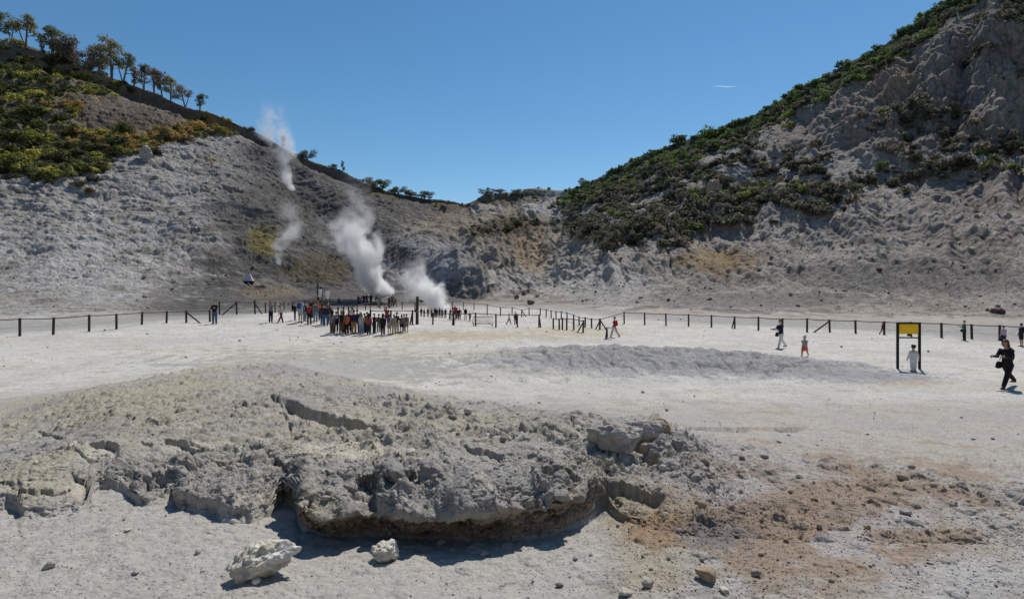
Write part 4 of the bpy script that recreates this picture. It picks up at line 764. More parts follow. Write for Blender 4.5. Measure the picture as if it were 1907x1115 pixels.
def leg_mesh(J, kind='trousers'):
    C = [[(J['pel']+vec(0, 0, .06), .150, .112), (J['pel']-vec(0, 0, .05), .165, .122)]]
    for k in 'lr':
        C.append([(J['hp'+k], .104), (lerp(J['hp'+k], J['kn'+k], .5), .096), (J['kn'+k] if kind != 'shorts' else lerp(J['hp'+k], J['kn'+k], .8), .080 if kind != 'shorts' else .086)])
        if kind != 'shorts': C.append([(J['kn'+k], .080), (lerp(J['kn'+k], J['an'+k], .4), .078), (lerp(J['kn'+k], J['an'+k], .95), .064)])
    return fuse('trousers', C, .016, 3)
def shoe_mesh(J, k):
    return fuse('shoe', [[(J['an'+k]+vec(0, .02, -.01), .048, .05), (J['an'+k]+vec(0, .01, -.045), .046, .05)], [(J['an'+k]+vec(0, .03, -.045), .043, .034), (J['to'+k]+vec(0, .02, .008), .045, .03)]], .014, 2)
def hair_mesh(J, kind):
    u = J['top']-J['hd']; u = u/np.linalg.norm(u); fw = vec(0, -u[2], u[1]); h_ = J['hd']
    C = [[(h_-fw*.022+u*.005, .089, .095), (h_-fw*.012+u*.066, .085, .099), (h_-fw*.005+u*.094, .062, .075)], [(h_+fw*.02+u*.088, .06, .05), (h_+fw*.068+u*.072, .05, .03)]]
    if kind in ('long', 'pony'): C.append([(h_-fw*.055, .075, .05), (h_-fw*.085-u*.12, .07 if kind == 'long' else .035, .04), (h_-fw*.09-u*.26, .055 if kind == 'long' else .022, .03)])
    if kind == 'long':
        for s in (-1, 1): C.append([(h_+vec(s*.075, 0, 0)+u*.02, .026, .05), (h_+vec(s*.085, 0, 0)-u*.13-fw*.02, .026, .045)])
    if kind == 'cap': C.append([(h_+fw*.05+u*.055, .072, .018), (h_+fw*.15+u*.04, .05, .012)])
    if kind == 'curly':
        for i in range(12): a = i*2.4; C.append([(h_-fw*.03+u*(.03+.006*i)+vec(math.cos(a)*.075, 0, 0)+fw*math.sin(a)*.06, .04), (h_-fw*.04+u*(.05+.006*i)+vec(math.cos(a)*.08, 0, 0)+fw*math.sin(a)*.06, .04)])
    return fuse('hair', C, .013, 2)
POSE = {'stand': {}, 'fold': dict(arm_l=(.25, .05, 1.7), arm_r=(.25, .05, 1.6), leg_l=(.05, .08)), 'hip': dict(arm_l=(-.2, .5, 1.2), arm_r=(.1, .1, .5), leg_r=(.12, .15)), 'photo': dict(arm_l=(1.15, .15, 1.4), arm_r=(1.15, .12, 1.35)),
        'walk': dict(arm_l=(-.35, .1, .3), arm_r=(.4, .1, .4), leg_l=(.42, .12), leg_r=(-.38, .25)), 'walk2': dict(arm_l=(.6, .08, 1.0), arm_r=(.6, .08, 1.1), leg_l=(-.42, .3), leg_r=(.40, .1), bend=.08, head=.1), 'lean': dict(arm_l=(.7, .25, .5), arm_r=(.7, .25, .6), bend=.35, leg_l=(-.12, .02)),
        'bow': dict(arm_l=(.5, .1, .3), arm_r=(.6, .1, .2), bend=1.45, leg_l=(.12, .1), leg_r=(-.1, .1)), 'raise': dict(arm_l=(2.6, .2, .2), arm_r=(.2, .15, .8)), 'sit': dict(arm_l=(.5, .1, .8), arm_r=(.5, .1, .8), sit=True, bend=.15), 'look': dict(arm_l=(.1, .15, .9), arm_r=(.9, .1, 1.9), leg_r=(.1, .15), head=-.15), 'stride': dict(arm_l=(.6, .08, 1.0), arm_r=(.6, .08, 1.1), leg_l=(-.62, .28), leg_r=(.50, .02), bend=.10, head=.12), 'kidwide': dict(arm_l=(0, .45, .2), arm_r=(.05, .35, .3), leg_l=(.04, .02), leg_r=(-.04, .02), kid=.68), 'kidwalk': dict(arm_l=(-.35, .1, .3), arm_r=(.7, .1, .6), leg_l=(.5, .12), leg_r=(-.45, .35), kid=.7), 'kid': dict(arm_l=(.1, .1, .4), arm_r=(0, .12, .2), kid=.84), 'kidb': dict(arm_l=(.5, .1, 1.3), arm_r=(.1, .1, .3), leg_r=(.1, .1), kid=.86, head=.15), 'wide': dict(arm_l=(0, .45, .2), arm_r=(.05, .35, .3), leg_l=(.04, .02), leg_r=(-.04, .02))}
JJ = {k: joints(**v) for k, v in POSE.items()}; MC = {}
def cached(kind, pose, *a):
    key = (kind, pose)+a
    if key not in MC:
        J = JJ[pose]; MC[key] = {'body': lambda: body_mesh(J), 'top': lambda: top_mesh(J, *a), 'leg': lambda: leg_mesh(J, *a), 'shoe': lambda: shoe_mesh(J, *a), 'hair': lambda: hair_mesh(J, *a)}[kind]()
        MC[key].materials.append({'body': M_skin, 'hair': M_hair}.get(kind, M_cloth))
    return MC[key]
SK = [(.50, .31, .22), (.42, .25, .17), (.55, .36, .27)]
C_ = dict(black=(.018, .018, .020), navy=(.022, .028, .06), blue=(.03, .07, .25), jean=(.06, .10, .20), ljean=(.20, .26, .36), grey=(.17, .17, .18), lgrey=(.38, .38, .39), white=(.70, .70, .69), cream=(.55, .50, .42), beige=(.40, .33, .24), khaki=(.30, .25, .17), mustard=(.30, .17, .05), brown=(.12, .075, .05), maroon=(.13, .025, .035), red=(.38, .03, .035),
          orange=(.50, .12, .05), coral=(.75, .16, .10), pink=(.45, .25, .27), green=(.02, .12, .09), lblue=(.30, .40, .55), purple=(.14, .05, .14), lilac=(.42, .36, .52), yellow=(.75, .70, .08), skin=SK[0], plaid=(.26, .06, .06))
HC = dict(dark=(.022, .016, .013), brown=(.07, .04, .022), auburn=(.20, .07, .03), grey=(.35, .34, .33), blond=(.32, .22, .10))
def person(px, py, hpx, pose, face, top, leg, hair, label, group=None, shoes='black', sleeve='long', lk='trousers', depth=None, longer=0.):
    """column, row of the feet and height in rows of the photograph; face: degrees, 0 = towards the viewer, 90 = to the viewer's right"""
    if depth: p = Vector(((px-CX)/F*depth, depth, gz((px-CX)/F*depth, depth)))
    else: p = hit(px, py)
    J = JJ[pose]; tall = max(J['top'][2]+.02, J['hd'][2]+.1, J['chest'][2]+.1); s = hpx/F*p.y/tall
    o = link('person', cached('body', pose), None, label=label, category='person')
    if group: o['group'] = group
    o.location = (p.x, p.y, p.z-.01); o.scale = (s, s, s); o.rotation_euler = (0, 0, math.radians(face)); o.color = (*SK[int(px) % 3], 1)
    hk, hc_ = hair
    for n, me, c in (('shirt' if sleeve == 'short' else 'jacket', cached('top', pose, sleeve, longer), C_[top]), ('shorts' if lk == 'shorts' else 'trousers', cached('leg', pose, lk), C_[leg]), ('shoe', cached('shoe', pose, 'l'), C_[shoes]), ('shoe', cached('shoe', pose, 'r'), C_[shoes]), ('cap' if hk == 'cap' else 'hair', cached('hair', pose, hk), HC.get(hc_) or C_[hc_])):
        q = link(n, me, None, o); q.color = (*c, 1)
    o['_p'] = 0; del o['_p']; return o
def bag(o, pose, c, label, kind='backpack', group='bags carried by the visitors'):
    """a rucksack on the back, or a shoulder bag at the hip, of a person already placed"""
    J = JJ[pose]; b = J['chest']
    if kind == 'backpack': ch = [[(b+vec(0, .17, .10), .11, .07), (b+vec(0, .19, -.08), .135, .095), (b+vec(0, .18, -.20), .125, .085)], [(b+vec(-.10, .10, .13), .02), (b+vec(-.11, -.11, .08), .018), (b+vec(-.11, -.10, -.08), .018)], [(b+vec(.10, .10, .13), .02), (b+vec(.11, -.11, .08), .018), (b+vec(.11, -.10, -.08), .018)], [(b+vec(0, .27, -.10), .08, .035), (b+vec(0, .265, -.19), .08, .035)]]
    elif kind == 'hip': q = J['pel']; ch = [[(q+vec(-.20, -.10, .02), .06, .12), (q+vec(-.21, -.10, -.14), .07, .15)], [(q+vec(-.18, -.10, .1), .015), (b+vec(-.05, -.14, .0), .013), (b+vec(.12, -.02, .17), .013)]]
    else: w = J['wrr']+J['hnr']*.08; ch = [[(w-vec(0, 0, .1), .05, .11), (w-vec(0, 0, .28), .06, .14)], [(w+vec(0, .06, -.1), .012), (w+vec(0, 0, .02), .012), (w+vec(0, -.06, -.1), .012)]]
    key = ('bag', pose, kind)
    if key not in MC: MC[key] = fuse('bag', ch, .013, 2); MC[key].materials.append(M_cloth)
    n = {'backpack': 'backpack', 'hip': 'shoulder_bag', 'hand': 'handbag'}[kind]; q = link(n, MC[key], None, label=label, category=n.replace('_', ' '), group=group); q.matrix_world = Matrix.LocRotScale(o.location, o.rotation_euler, o.scale); q.color = (*C_[c], 1); return q
def prop(o, pose, c, name, size, label, group='things held in the hands'):
    J = JJ[pose]; w = (J['wrl']+J['wrr'])/2+(J['hnl']+J['hnr'])*.06; a, b, d = size
    ch = [[(w+vec(-a*.5, 0, 0), b, d), (w+vec(a*.5, 0, 0), b, d)]] + ([[(w, b*.7), (w+vec(0, -d*2.2, 0), b*.65)]] if name == 'camera' else [])
    me = fuse(name, ch, .01, 1); me.materials.append(M_cloth); q = link(name, me, None, label=label, category=name, group=group); q.matrix_world = Matrix.LocRotScale(o.location, o.rotation_euler, o.scale); q.color = (*C_[c], 1); return q
GL, GC, GBK, GF, GP = 'visitors standing by the back fence', 'school group in the middle of the plain', 'visitors at the far fumarole fence', 'visitors seen behind the middle fence', 'visitors walking on the plain'
sd, sb, ld, lb_, pd = ('short', 'dark'), ('short', 'brown'), ('long', 'dark'), ('long', 'brown'), ('pony', 'dark')
# left
person(399.7, 603.6, 44.8, 'fold', 0, 'black', 'jean', sb, 'man in black jacket and blue jeans, arms folded, by the left fence corner', GL)
a = person(504.3, 600, 40.5, 'photo', 60, 'grey', 'black', ('long', 'auburn'), 'person with long auburn hair and black trousers raising both hands to take a picture', GL, 'white')
a = person(523.5, 599.7, 34.7, 'walk', 70, 'cream', 'maroon', sd, 'person in pale top and dark red trousers walking with a black backpack', GL); bag(a, 'walk', 'black', 'black backpack on the walker in dark red trousers')
a = person(549, 597, 34, 'look', 120, 'black', 'black', sd, 'person all in black with a dark backpack beside the blue backpack', GL); bag(a, 'look', 'black', 'dark backpack on the person in black beside the blue backpack')
a = person(559, 601, 45.4, 'hip', 170, 'lblue', 'lgrey', ('short', 'blond'), 'tall bare legged person in pale shorts with a bright blue backpack', GL, lk='shorts', sleeve='short'); bag(a, 'hip', 'blue', 'bright blue backpack, largest of the left group')
person(567.5, 598, 37, 'stand', 150, 'navy', 'ljean', sd, 'person in navy top and pale jeans right of the bright blue backpack', GL)
a = person(576, 604.4, 40.4, 'stand', 200, 'maroon', 'black', pd, 'person with red backpack and black trousers in the left group', GL); bag(a, 'stand', 'red', 'red backpack on the person in black trousers')
person(579.6, 592, 36, 'fold', 20, 'black', 'navy', sd, 'dark haired person looking over the heads behind the red backpack', GL)
person(587.6, 600.5, 40, 'stand', 190, 'grey', 'ljean', sb, 'person in grey top and pale blue jeans between red backpack and maroon jacket', GL, 'white')
person(592, 597, 38, 'fold', 10, 'orange', 'navy', sd, 'person in an orange red top behind the grey one', GL)
person(600, 605, 40.7, 'hip', 170, 'maroon', 'jean', lb_, 'person in maroon jacket and blue jeans at the right end of the left group', GL)
person(607, 606.5, 41, 'stand', 200, 'navy', 'jean', sd, 'person in navy jacket and blue jeans next to the maroon jacket', GL)
person(611, 603, 42, 'fold', 90, 'black', 'black', sd, 'person in black jacket at the right edge of the left group', GL)
# school group
for a in ((618.7, 622.2, 45, 'kidb', 170, 'grey', 'brown', ld, 'person in grey jacket and brown trousers at the left end of the school group', {}, None), (626, 618.5, 39, 'stand', 180, 'navy', 'black', sd, 'person in navy with a blue backpack, second in the school group', {}, ('blue', 'blue backpack at the left end of the school group')),
          (636, 621.7, 44.5, 'fold', 20, 'black', 'brown', ld, 'person in black jacket and brown trousers, third in the school group', {}, None), (639.5, 619.5, 41, 'kid', 160, 'pink', 'maroon', lb_, 'person in pinkish grey top and wine red trousers in the school group', {}, None),
          (646, 621.8, 37.5, 'fold', 5, 'orange', 'black', lb_, 'small person in rusty orange jacket and black trousers in the school group', {}, None), (650, 618, 41, 'kidb', 30, 'maroon', 'navy', sd, 'person in dark red top behind the rusty orange jacket', {}, None),
          (659, 621.8, 45, 'stand', 180, 'navy', 'mustard', sd, 'person in navy top and mustard trousers in the school group', {}, None), (665, 618, 42, 'hip', 200, 'black', 'navy', sd, 'person in black behind the mustard trousers', {}, None),
          (671.5, 618.5, 39, 'kid', 150, 'lgrey', 'grey', ('cap', 'white'), 'person with a white cap in the middle of the school group', {}, None), (673, 622.8, 39, 'kidb', 190, 'lgrey', 'ljean', sb, 'person in pale grey top and grey blue trousers in the middle of the school group', {}, None),
          (679, 619, 36, 'fold', 90, 'mustard', 'navy', sb, 'person with tan sleeve between the grey top and the red plaid shirt', {}, None), (683.8, 618.5, 38, 'stand', 170, 'black', 'black', sd, 'person in black right behind the red plaid shirt', {}, None),
          (687, 623.2, 40, 'kid', 175, 'plaid', 'navy', ld, 'person in red plaid shirt and navy trousers', {}, None), (697, 621, 38, 'fold', 60, 'black', 'black', sd, 'person in black striped jacket and black trousers right of the plaid shirt', {}, None),
          (705.5, 618, 34, 'hip', 230, 'brown', 'grey', sd, 'person in dark brown top and grey trousers in the school group', {}, None), (713, 623.2, 39.5, 'kidb', 180, 'black', 'black', ld, 'person dressed all in black standing squarely in the school group', {}, None),
          (724.8, 622.7, 38, 'hip', 170, 'lblue', 'khaki', pd, 'bare legged person in pale blue top with a purple backpack', dict(lk='shorts', sleeve='short'), ('purple', 'purple backpack on the bare legged person in pale blue')), (733.6, 622, 37, 'stand', 200, 'khaki', 'beige', sb, 'person in khaki top and beige trousers right of the purple backpack', {}, None),
          (739, 619.8, 39, 'fold', 160, 'navy', 'beige', sd, 'taller person in navy jacket and beige trousers', {}, None), (748, 618.5, 32.5, 'kid', 180, 'grey', 'black', sd, 'bare legged person in grey top and black shorts near the school group right end', dict(lk='shorts'), None),
          (752.5, 616.8, 32.5, 'kidb', 170, 'pink', 'grey', ('cap', 'pink'), 'person with a pinkish cap near the right end of the school group', {}, None), (757, 619.2, 35, 'stand', 190, 'khaki', 'grey', sb, 'bare legged person in grey shorts with a brown backpack, last of the school group', dict(lk='shorts'), ('brown', 'brown backpack at the right end of the school group'))):
    x, y, h_, ps, fc_, t, l, hr, lbl, kw, bp_ = a; o = person(x, y, h_, ps, fc_, t, l, hr, lbl, GC, ('white' if int(x) % 3 == 0 else 'black'), **kw)
    if bp_: bag(o, ps, bp_[0], bp_[1])
person(655, 611, 41, 'stand', 20, 'white', 'grey', sb, 'person in white shirt standing behind the mustard trousers, nearer the fence', GC, sleeve='short')
person(720, 606, 36, 'raise', 10, 'plaid', 'navy', ('short', 'auburn'), 'person in reddish top raising an arm behind the school group', GC, sleeve='short')
# far back
for a in ((630.5, 566, 13, 'sit', 60, 'blue', 'navy', sd, 'person in blue sitting on the ground by the far white panel'), (667.6, 566, 17, 'stand', 180, 'navy', 'navy', sd, 'person in navy at the left end of the far row'), (672, 567, 16.5, 'lean', 170, 'grey', 'jean', sd, 'person in grey blue leaning, second in the far row'), (677.5, 566, 19, 'stand', 180, 'black', 'navy', sd, 'person in black, third in the far row'),
          (683, 566, 19.5, 'hip', 190, 'maroon', 'navy', sb, 'person in dark red top in the far row'), (690.7, 566, 20, 'walk', 200, 'black', 'black', sd, 'person in black striding at the middle of the far row, left of the steam'), (699.6, 567, 18, 'lean', 120, 'black', 'grey', sd, 'person in black bending forward in front of the white steam'), (705, 572, 24, 'stand', 150, 'grey', 'beige', sb, 'person in grey top and pale trousers at the right of the far row'),
          (725, 573, 23, 'stand', 170, 'navy', 'navy', sd, 'person in navy left of the pair behind the fence brace'), (731, 570, 22, 'lean', 200, 'brown', 'black', sd, 'person in brown top in the trio right of the steam'), (736, 570.5, 17, 'walk', 160, 'maroon', 'black', sd, 'short person in maroon at the right of the far trio')):
    person(*a[:9], GBK)
for a in ((775.7, 589, 17, 'stand', 180, 'black', 'black', sd, 'person in black right behind the tall dark post', {}), (784.5, 589.5, 17.5, 'stand', 170, 'black', 'navy', sd, 'person in black second from the tall dark post', {}), (797, 590, 17.5, 'stand', 190, 'brown', 'black', sb, 'person in dark brown alone between two dark figures', {}), (810, 591, 19.5, 'hip', 170, 'navy', 'black', sd, 'person in navy with spread elbow at the edge of the right steam', {}),
          (813.5, 591, 16.5, 'stand', 200, 'black', 'maroon', sd, 'small person in black beside the spread elbow', {}), (818.5, 591.5, 18.5, 'fold', 180, 'black', 'black', ld, 'person in black with long hair before the right steam', {}), (823.5, 591.8, 18, 'stand', 160, 'grey', 'black', sd, 'person in dark grey last before the right steam', {}), (790, 590.5, 16, 'fold', 190, 'black', 'black', sd, 'shorter person in black between second and third from the dark post', {}), (803.5, 591, 17, 'stand', 150, 'maroon', 'black', sd, 'person in dark maroon left of the spread elbow', {}), (829.5, 592.5, 18, 'hip', 200, 'black', 'navy', ld, 'person in black at the right rim of the low steam', {}), (843, 594.5, 21, 'fold', 170, 'lblue', 'black', sd, 'person in pale blue half hidden by the red jacket', {}), (851.5, 594, 21, 'stand', 160, 'black', 'black', ('cap', 'black'), 'person in black cap peering past the red jacket', {}),
          (838, 594, 20, 'lean', 150, 'black', 'black', sd, 'person in black leaning left of the red jacket', {}),
          (847, 595.5, 29, 'hip', 10, 'red', 'navy', ('cap', 'white'), 'person in bright red jacket with white cap, tallest behind the middle fence', {}), (855.8, 595.5, 22.5, 'wide', 190, 'black', 'navy', sd, 'person in black with arms spread right of the red jacket', {}), (867, 595.5, 24, 'stand', 180, 'black', 'white', ('cap', 'white'), 'person with white cap, black top and white trousers', {}), (875, 598, 18.5, 'walk', 200, 'grey', 'black', sd, 'person in grey blue top and black trousers left of the metal barrier', {}),
          (948, 604, 21, 'walk', 110, 'cream', 'brown', sd, 'person in pale top and brown trousers walking right of the metal barrier', {}), (960, 603.5, 24, 'stand', 200, 'navy', 'navy', ('short', 'grey'), 'person in navy with grey hair right of the pale topped walker', {})):
    person(*a[:9], GF, **a[9])
# right
a = person(1144.5, 628, 38.5, 'walk', -80, 'red', 'lgrey', sd, 'person in crimson jacket and pale trousers at the start of the right fence', GP); bag(a, 'walk', 'red', 'crimson backpack at the start of the right fence')
person(1130, 629.5, 24.5, 'bow', 70, 'white', 'navy', sd, 'person in white top and dark trousers bending down in front of the crimson jacket', GP)
a = person(1454.5, 648.5, 54, 'walk2', -75, 'navy', 'white', sb, 'person in dark jacket and white trousers striding left near the right fence', GP); bag(a, 'walk2', 'black', 'black bag on the strider in white trousers', 'hip')
a = person(1498.5, 664, 40, 'kidwalk', -50, 'lgrey', 'coral', ('cap', 'grey'), 'child with grey cap, pale shirt and bright coral shorts on the plain', GP, 'yellow', 'short', 'shorts'); bag(a, 'kidwalk', 'orange', 'orange bag held by the child in coral shorts', 'hand')
person(1643.5, 623, 22, 'walk', 90, 'maroon', 'brown', sd, 'small person in maroon passing a post of the right fence', GP)
person(1701, 691, 49, 'kidwide', 170, 'white', 'white', ('curly', 'brown'), 'child all in white with brown curly hair inside the yellow sign frame', GP, 'grey')
a = person(1796, 633.5, 37, 'fold', 250, 'green', 'black', sd, 'person in green jacket and black trousers by the far right fence', GP); bag(a, 'fold', 'black', 'black bag beside the person in green', 'hip')
a = person(1869, 642, 36, 'stand', 170, 'lilac', 'navy', sd, 'person in lilac shirt with red waist bag, behind the photographer in black', GP, sleeve='short'); bag(a, 'stand', 'red', 'red waist bag on the person in lilac', 'hip')
a = person(1902, 644.5, 43, 'stand', 200, 'navy', 'black', sd, 'bare legged person in navy cut by the right edge of the photo', GP, lk='shorts'); bag(a, 'stand', 'black', 'dark backpack on the person cut by the right edge')
a = person(1876, 721, 89, 'stride', -72, 'black', 'black', lb_, 'person all in black striding left with a camera in hand, nearest on the plain', GP, longer=.06); bag(a, 'stride', 'black', 'large black shoulder bag of the photographer in black', 'hip'); bag(a, 'stride', 'black', 'black rucksack of the photographer in black'); prop(a, 'stride', 'black', 'camera', (.10, .045, .05), 'black camera held out by the photographer in black')
# ------------------------------------------------------------------ fences, signs, instruments
M_wood = stone_mat('dark_wood', (.075, .06, .05), (.022, .018, .016), (.045, .036, .03), 9); M_pole = stone_mat('weathered_rail', (.20, .165, .13), (.08, .065, .055), (.13, .105, .085), 9); M_iron = stone_mat('black_steel', (.03, .03, .032), (.012, .012, .013), (.02, .02, .021), 20); M_galv = stone_mat('galvanised_steel', (.34, .33, .31), (.18, .17, .16), (.27, .26, .24), 14)
def plain_mat(name, c, rough=.5):
    m, nt, b = mat(name); N = nt.nodes; n = N.new('ShaderNodeTexNoise'); n.inputs['Scale'].default_value = 6; n.inputs['Detail'].default_value = 6; r = N.new('ShaderNodeValToRGB'); e = r.color_ramp.elements; e[0].position = .3; e[0].color = (*[q*.8 for q in c], 1); e[1].position = .65; e[1].color = (*c, 1)
    nt.links.new(n.outputs['Fac'], r.inputs[0]); nt.links.new(r.outputs[0], b.inputs['Base Color']); b.inputs['Roughness'].default_value = rough; return m
M_yel = plain_mat('yellow_sign_paint', (.88, .66, .04)); n_ = M_yel.node_tree; t_ = n_.nodes.new('ShaderNodeBsdfTranslucent'); t_.inputs[0].default_value = (.88, .66, .04, 1); x_ = n_.nodes.new('ShaderNodeMixShader'); x_.inputs[0].default_value = .35; n_.links.new(n_.nodes['Principled BSDF'].outputs[0], x_.inputs[1]); n_.links.new(t_.outputs[0], x_.inputs[2]); n_.links.new(x_.outputs[0], n_.nodes['Material Output'].inputs['Surface']); M_wht = plain_mat('white_board_paint', (.72, .72, .70)); M_cone = plain_mat('pale_cover', (.52, .52, .56))
def mesh_of(name, parts, m):
    V, Fq = [], []
    for v, f_ in parts: o = len(V); V += [tuple(x) for x in v]; Fq += [tuple(i+o for i in q) for q in f_]
    me = bpy.data.meshes.new(name); me.from_pydata(V, [], Fq); me.materials.append(m); return me
def beam(a, b, w, d=None, up=Vector((0, 0, 1))):
    """a squared timber from a to b with chamfered edges"""
    d = d or w; a, b = Vector(a), Vector(b); t = (b-a).normalized(); s = t.cross(up); s = s.normalized() if s.length > .01 else Vector((1, 0, 0)); u = s.cross(t); c = .22; V, Fq = [], []
    pr = [(-1, -1+c), (-1+c, -1), (1-c, -1), (1, -1+c), (1, 1-c), (1-c, 1), (-1+c, 1), (-1, 1-c)]
    for e in (a, b):
        for x, y in pr: V.append(e+s*x*w/2+u*y*d/2)
    for k in range(8): Fq.append((k, (k+1) % 8, 8+(k+1) % 8, 8+k))
    Fq += [tuple(range(7, -1, -1)), tuple(range(8, 16))]; return V, Fq
def box(lo, hi):
    x0, y0, z0 = lo; x1, y1, z1 = hi; V = [(x, y, z) for z in (z0, z1) for y in (y0, y1) for x in (x0, x1)]; return V, [(0, 2, 3, 1), (4, 5, 7, 6), (0, 1, 5, 4), (2, 6, 7, 3), (0, 4, 6, 2), (1, 3, 7, 5)]
POST = {}
def fence(label, posts, braces=(), rail=True, group='dark timber fences round the fumaroles', w=.11):
    """posts: (column, row of the foot, row of the head); braces: (post, dx columns at the foot). one thing, every post a part"""
    P0 = hit(posts[0][0], posts[0][1]); e = bpy.data.objects.new('fence', None); COL.objects.link(e); e.location = P0; e['label'] = label; e['category'] = 'fence'; e['group'] = group; tops = []
    for i, (x, yf, yt) in enumerate(posts):
        p = hit(x, yf); h_ = min(max((yf-yt)/F*p.y, .75), 1.75); l = rnd.uniform(-.03, .03); tp = Vector((p.x+l, p.y+rnd.uniform(-.03, .03), p.z+h_)); me = mesh_of('post', [beam(Vector((p.x, p.y, p.z-.15))-P0, tp-P0, w, w, Vector((0, 1, 0)))], M_wood); link('post', me, None, e); tops.append(tp)
    if rail:
        for a, b in zip(tops[:-1], tops[1:]):
            z = Vector((0, 0, -.06)); m_ = (a+b)/2+Vector((0, 0, -.02)); link('rail', mesh_of('rail', [tube([tuple(a+z-P0), tuple(m_+z-P0), tuple(b+z-P0)], [.033, .030, .033], 6)], M_pole), None, e)
            link('wire', mesh_of('wire', [tube([tuple(a-Vector((0, 0, .55))-P0), tuple(m_-Vector((0, 0, .57))-P0), tuple(b-Vector((0, 0, .55))-P0)], [.007]*3, 4)], M_galv), None, e)
    for k, dx in braces:
        t = tops[k]; f_ = Vector((t.x+dx/F*t.y, t.y+.05, 0)); f_.z = gz(f_.x, f_.y)-.05; link('brace', mesh_of('brace', [beam(t-Vector((0, 0, .12))-P0, f_-P0, .085)], M_wood), None, e)
    return e
fence('long dark post fence at the left edge, in front of the grey slope', [(-150,640,601),(-60,633,597),(-12,630,594),(37,626,592),(99,623.5,591),(166,617,586),(217,613,584),(264,604.5,580.5),(310,601.5,579),(347,601,578),(391,599,577)], [(9, 27)])
fence('higher fence with two diagonal braces behind the left visitors', [(409,586,561),(441,585.5,561),(475,585,562),(495,583.5,562),(512.5,582,561.5),(529,580.5,561),(544,580,561),(569,582,558),(580,582,557),(596,583,558)], [(1, -29), (2, 14)])
fence('middle row of low posts climbing behind the school group', [(616,594,573),(630,592,571.5),(640,592,570.5),(649,591,568.5),(657.5,590,567.5)], ())
fence('front fence behind the school group, up to the tall post', [(690,606,577),(728,605,577.5),(768,604.5,577.5),(806,604.5,582),(845.5,605.5,583),(886,607.5,582),(923.5,609.5,584),(963.5,609.5,584.5),(1003.5,610,585.5)], [(2, -5), (4, -3), (8, 3.5)])
fence('short fence in front of the white steam with one diagonal brace', [(665,579,567),(680.5,578,564),(689.5,577,563),(708,575,557),(726,574,557),(749,577,562),(772.5,582,563.5)], [(3, 12)])
fence('thin far fence running behind the middle visitors', [(842,584,561),(862.5,577,562),(883,577,564),(907.5,587,566),(932,588.5,571.5),(953.5,588,571.5),(971.5,590,576),(985.5,587,573),(1006,588,574),(1017,591,575.5),(1026.5,592.5,577.5),(1035.5,593.5,579),(1045,594,580),(1056,596,581.5),(1068,601,586),(1078.7,606,589.5),(1089.5,609.5,590.5),(1102,611,592.5),(1117,613.5,592.8)], [(6, 9), (18, -9), (18, 12)])
fence('close set low posts with a braced corner in the middle of the plain', [(1030.5,612.5,592),(1041.7,614,593),(1047,614,592),(1055.5,614.5,592),(1068.5,614.5,592.5),(1085.8,619.5,596)], [(5, -12)])
fence('long dark post fence along the right side of the plain', [(1117,614,593.5),(1162.5,603,580.5),(1200.7,605,582),(1240.5,606,583.5),(1282.5,607.5,585),(1325,609.5,586.5),(1368.4,611.5,589),(1412.5,614,590),(1457,615,592.5),(1503,618,592.6),(1545.5,618.5,595),(1593.5,620.5,596),(1646.5,623,598),(1696.5,626,599),(1753.5,628.5,601),(1810,630.8,603.5),(1862,634,605),(1915,637,607),(1990,641,608)], [(6, -5), (10, -30)])
def emp(name, px, py, label, cat, group=None, rz=0.):
    p = hit(px, py); e = bpy.data.objects.new(name, None); COL.objects.link(e); e.location = p; e.rotation_euler = (0, 0, rz); e['label'] = label; e['category'] = cat
    if group: e['group'] = group
    return e, p.y/F
# yellow sign in a black steel frame
e, k = emp('sign', 1692, 686, 'black steel frame with a blank yellow panel at its top, beside the white child', 'sign', rz=math.radians(-6))
W_, H_ = 38*k, 86*k
for s in (-1, 1): link('post', mesh_of('post', [box((s*W_/2-.038, -.038, -.2), (s*W_/2+.038, .038, H_))], M_iron), None, e)
link('crossbar', mesh_of('crossbar', [box((-W_/2+.046, -.03, H_*.655), (W_/2-.046, .03, H_*.68))], M_iron), None, e)
link('crossbar', mesh_of('crossbar', [box((-W_/2+.046, -.04, H_*.965), (W_/2-.046, .04, H_*1.0))], M_iron), None, e)
link('panel', mesh_of('panel', [box((-W_/2+.048, -.015, H_*.75), (W_/2-.048, .015, H_*.963))], M_yel), None, e)
link('hanger', mesh_of('hanger', [box((-.05, -.02, H_*.70), (.05, .02, H_*.748))], M_iron), None, e)
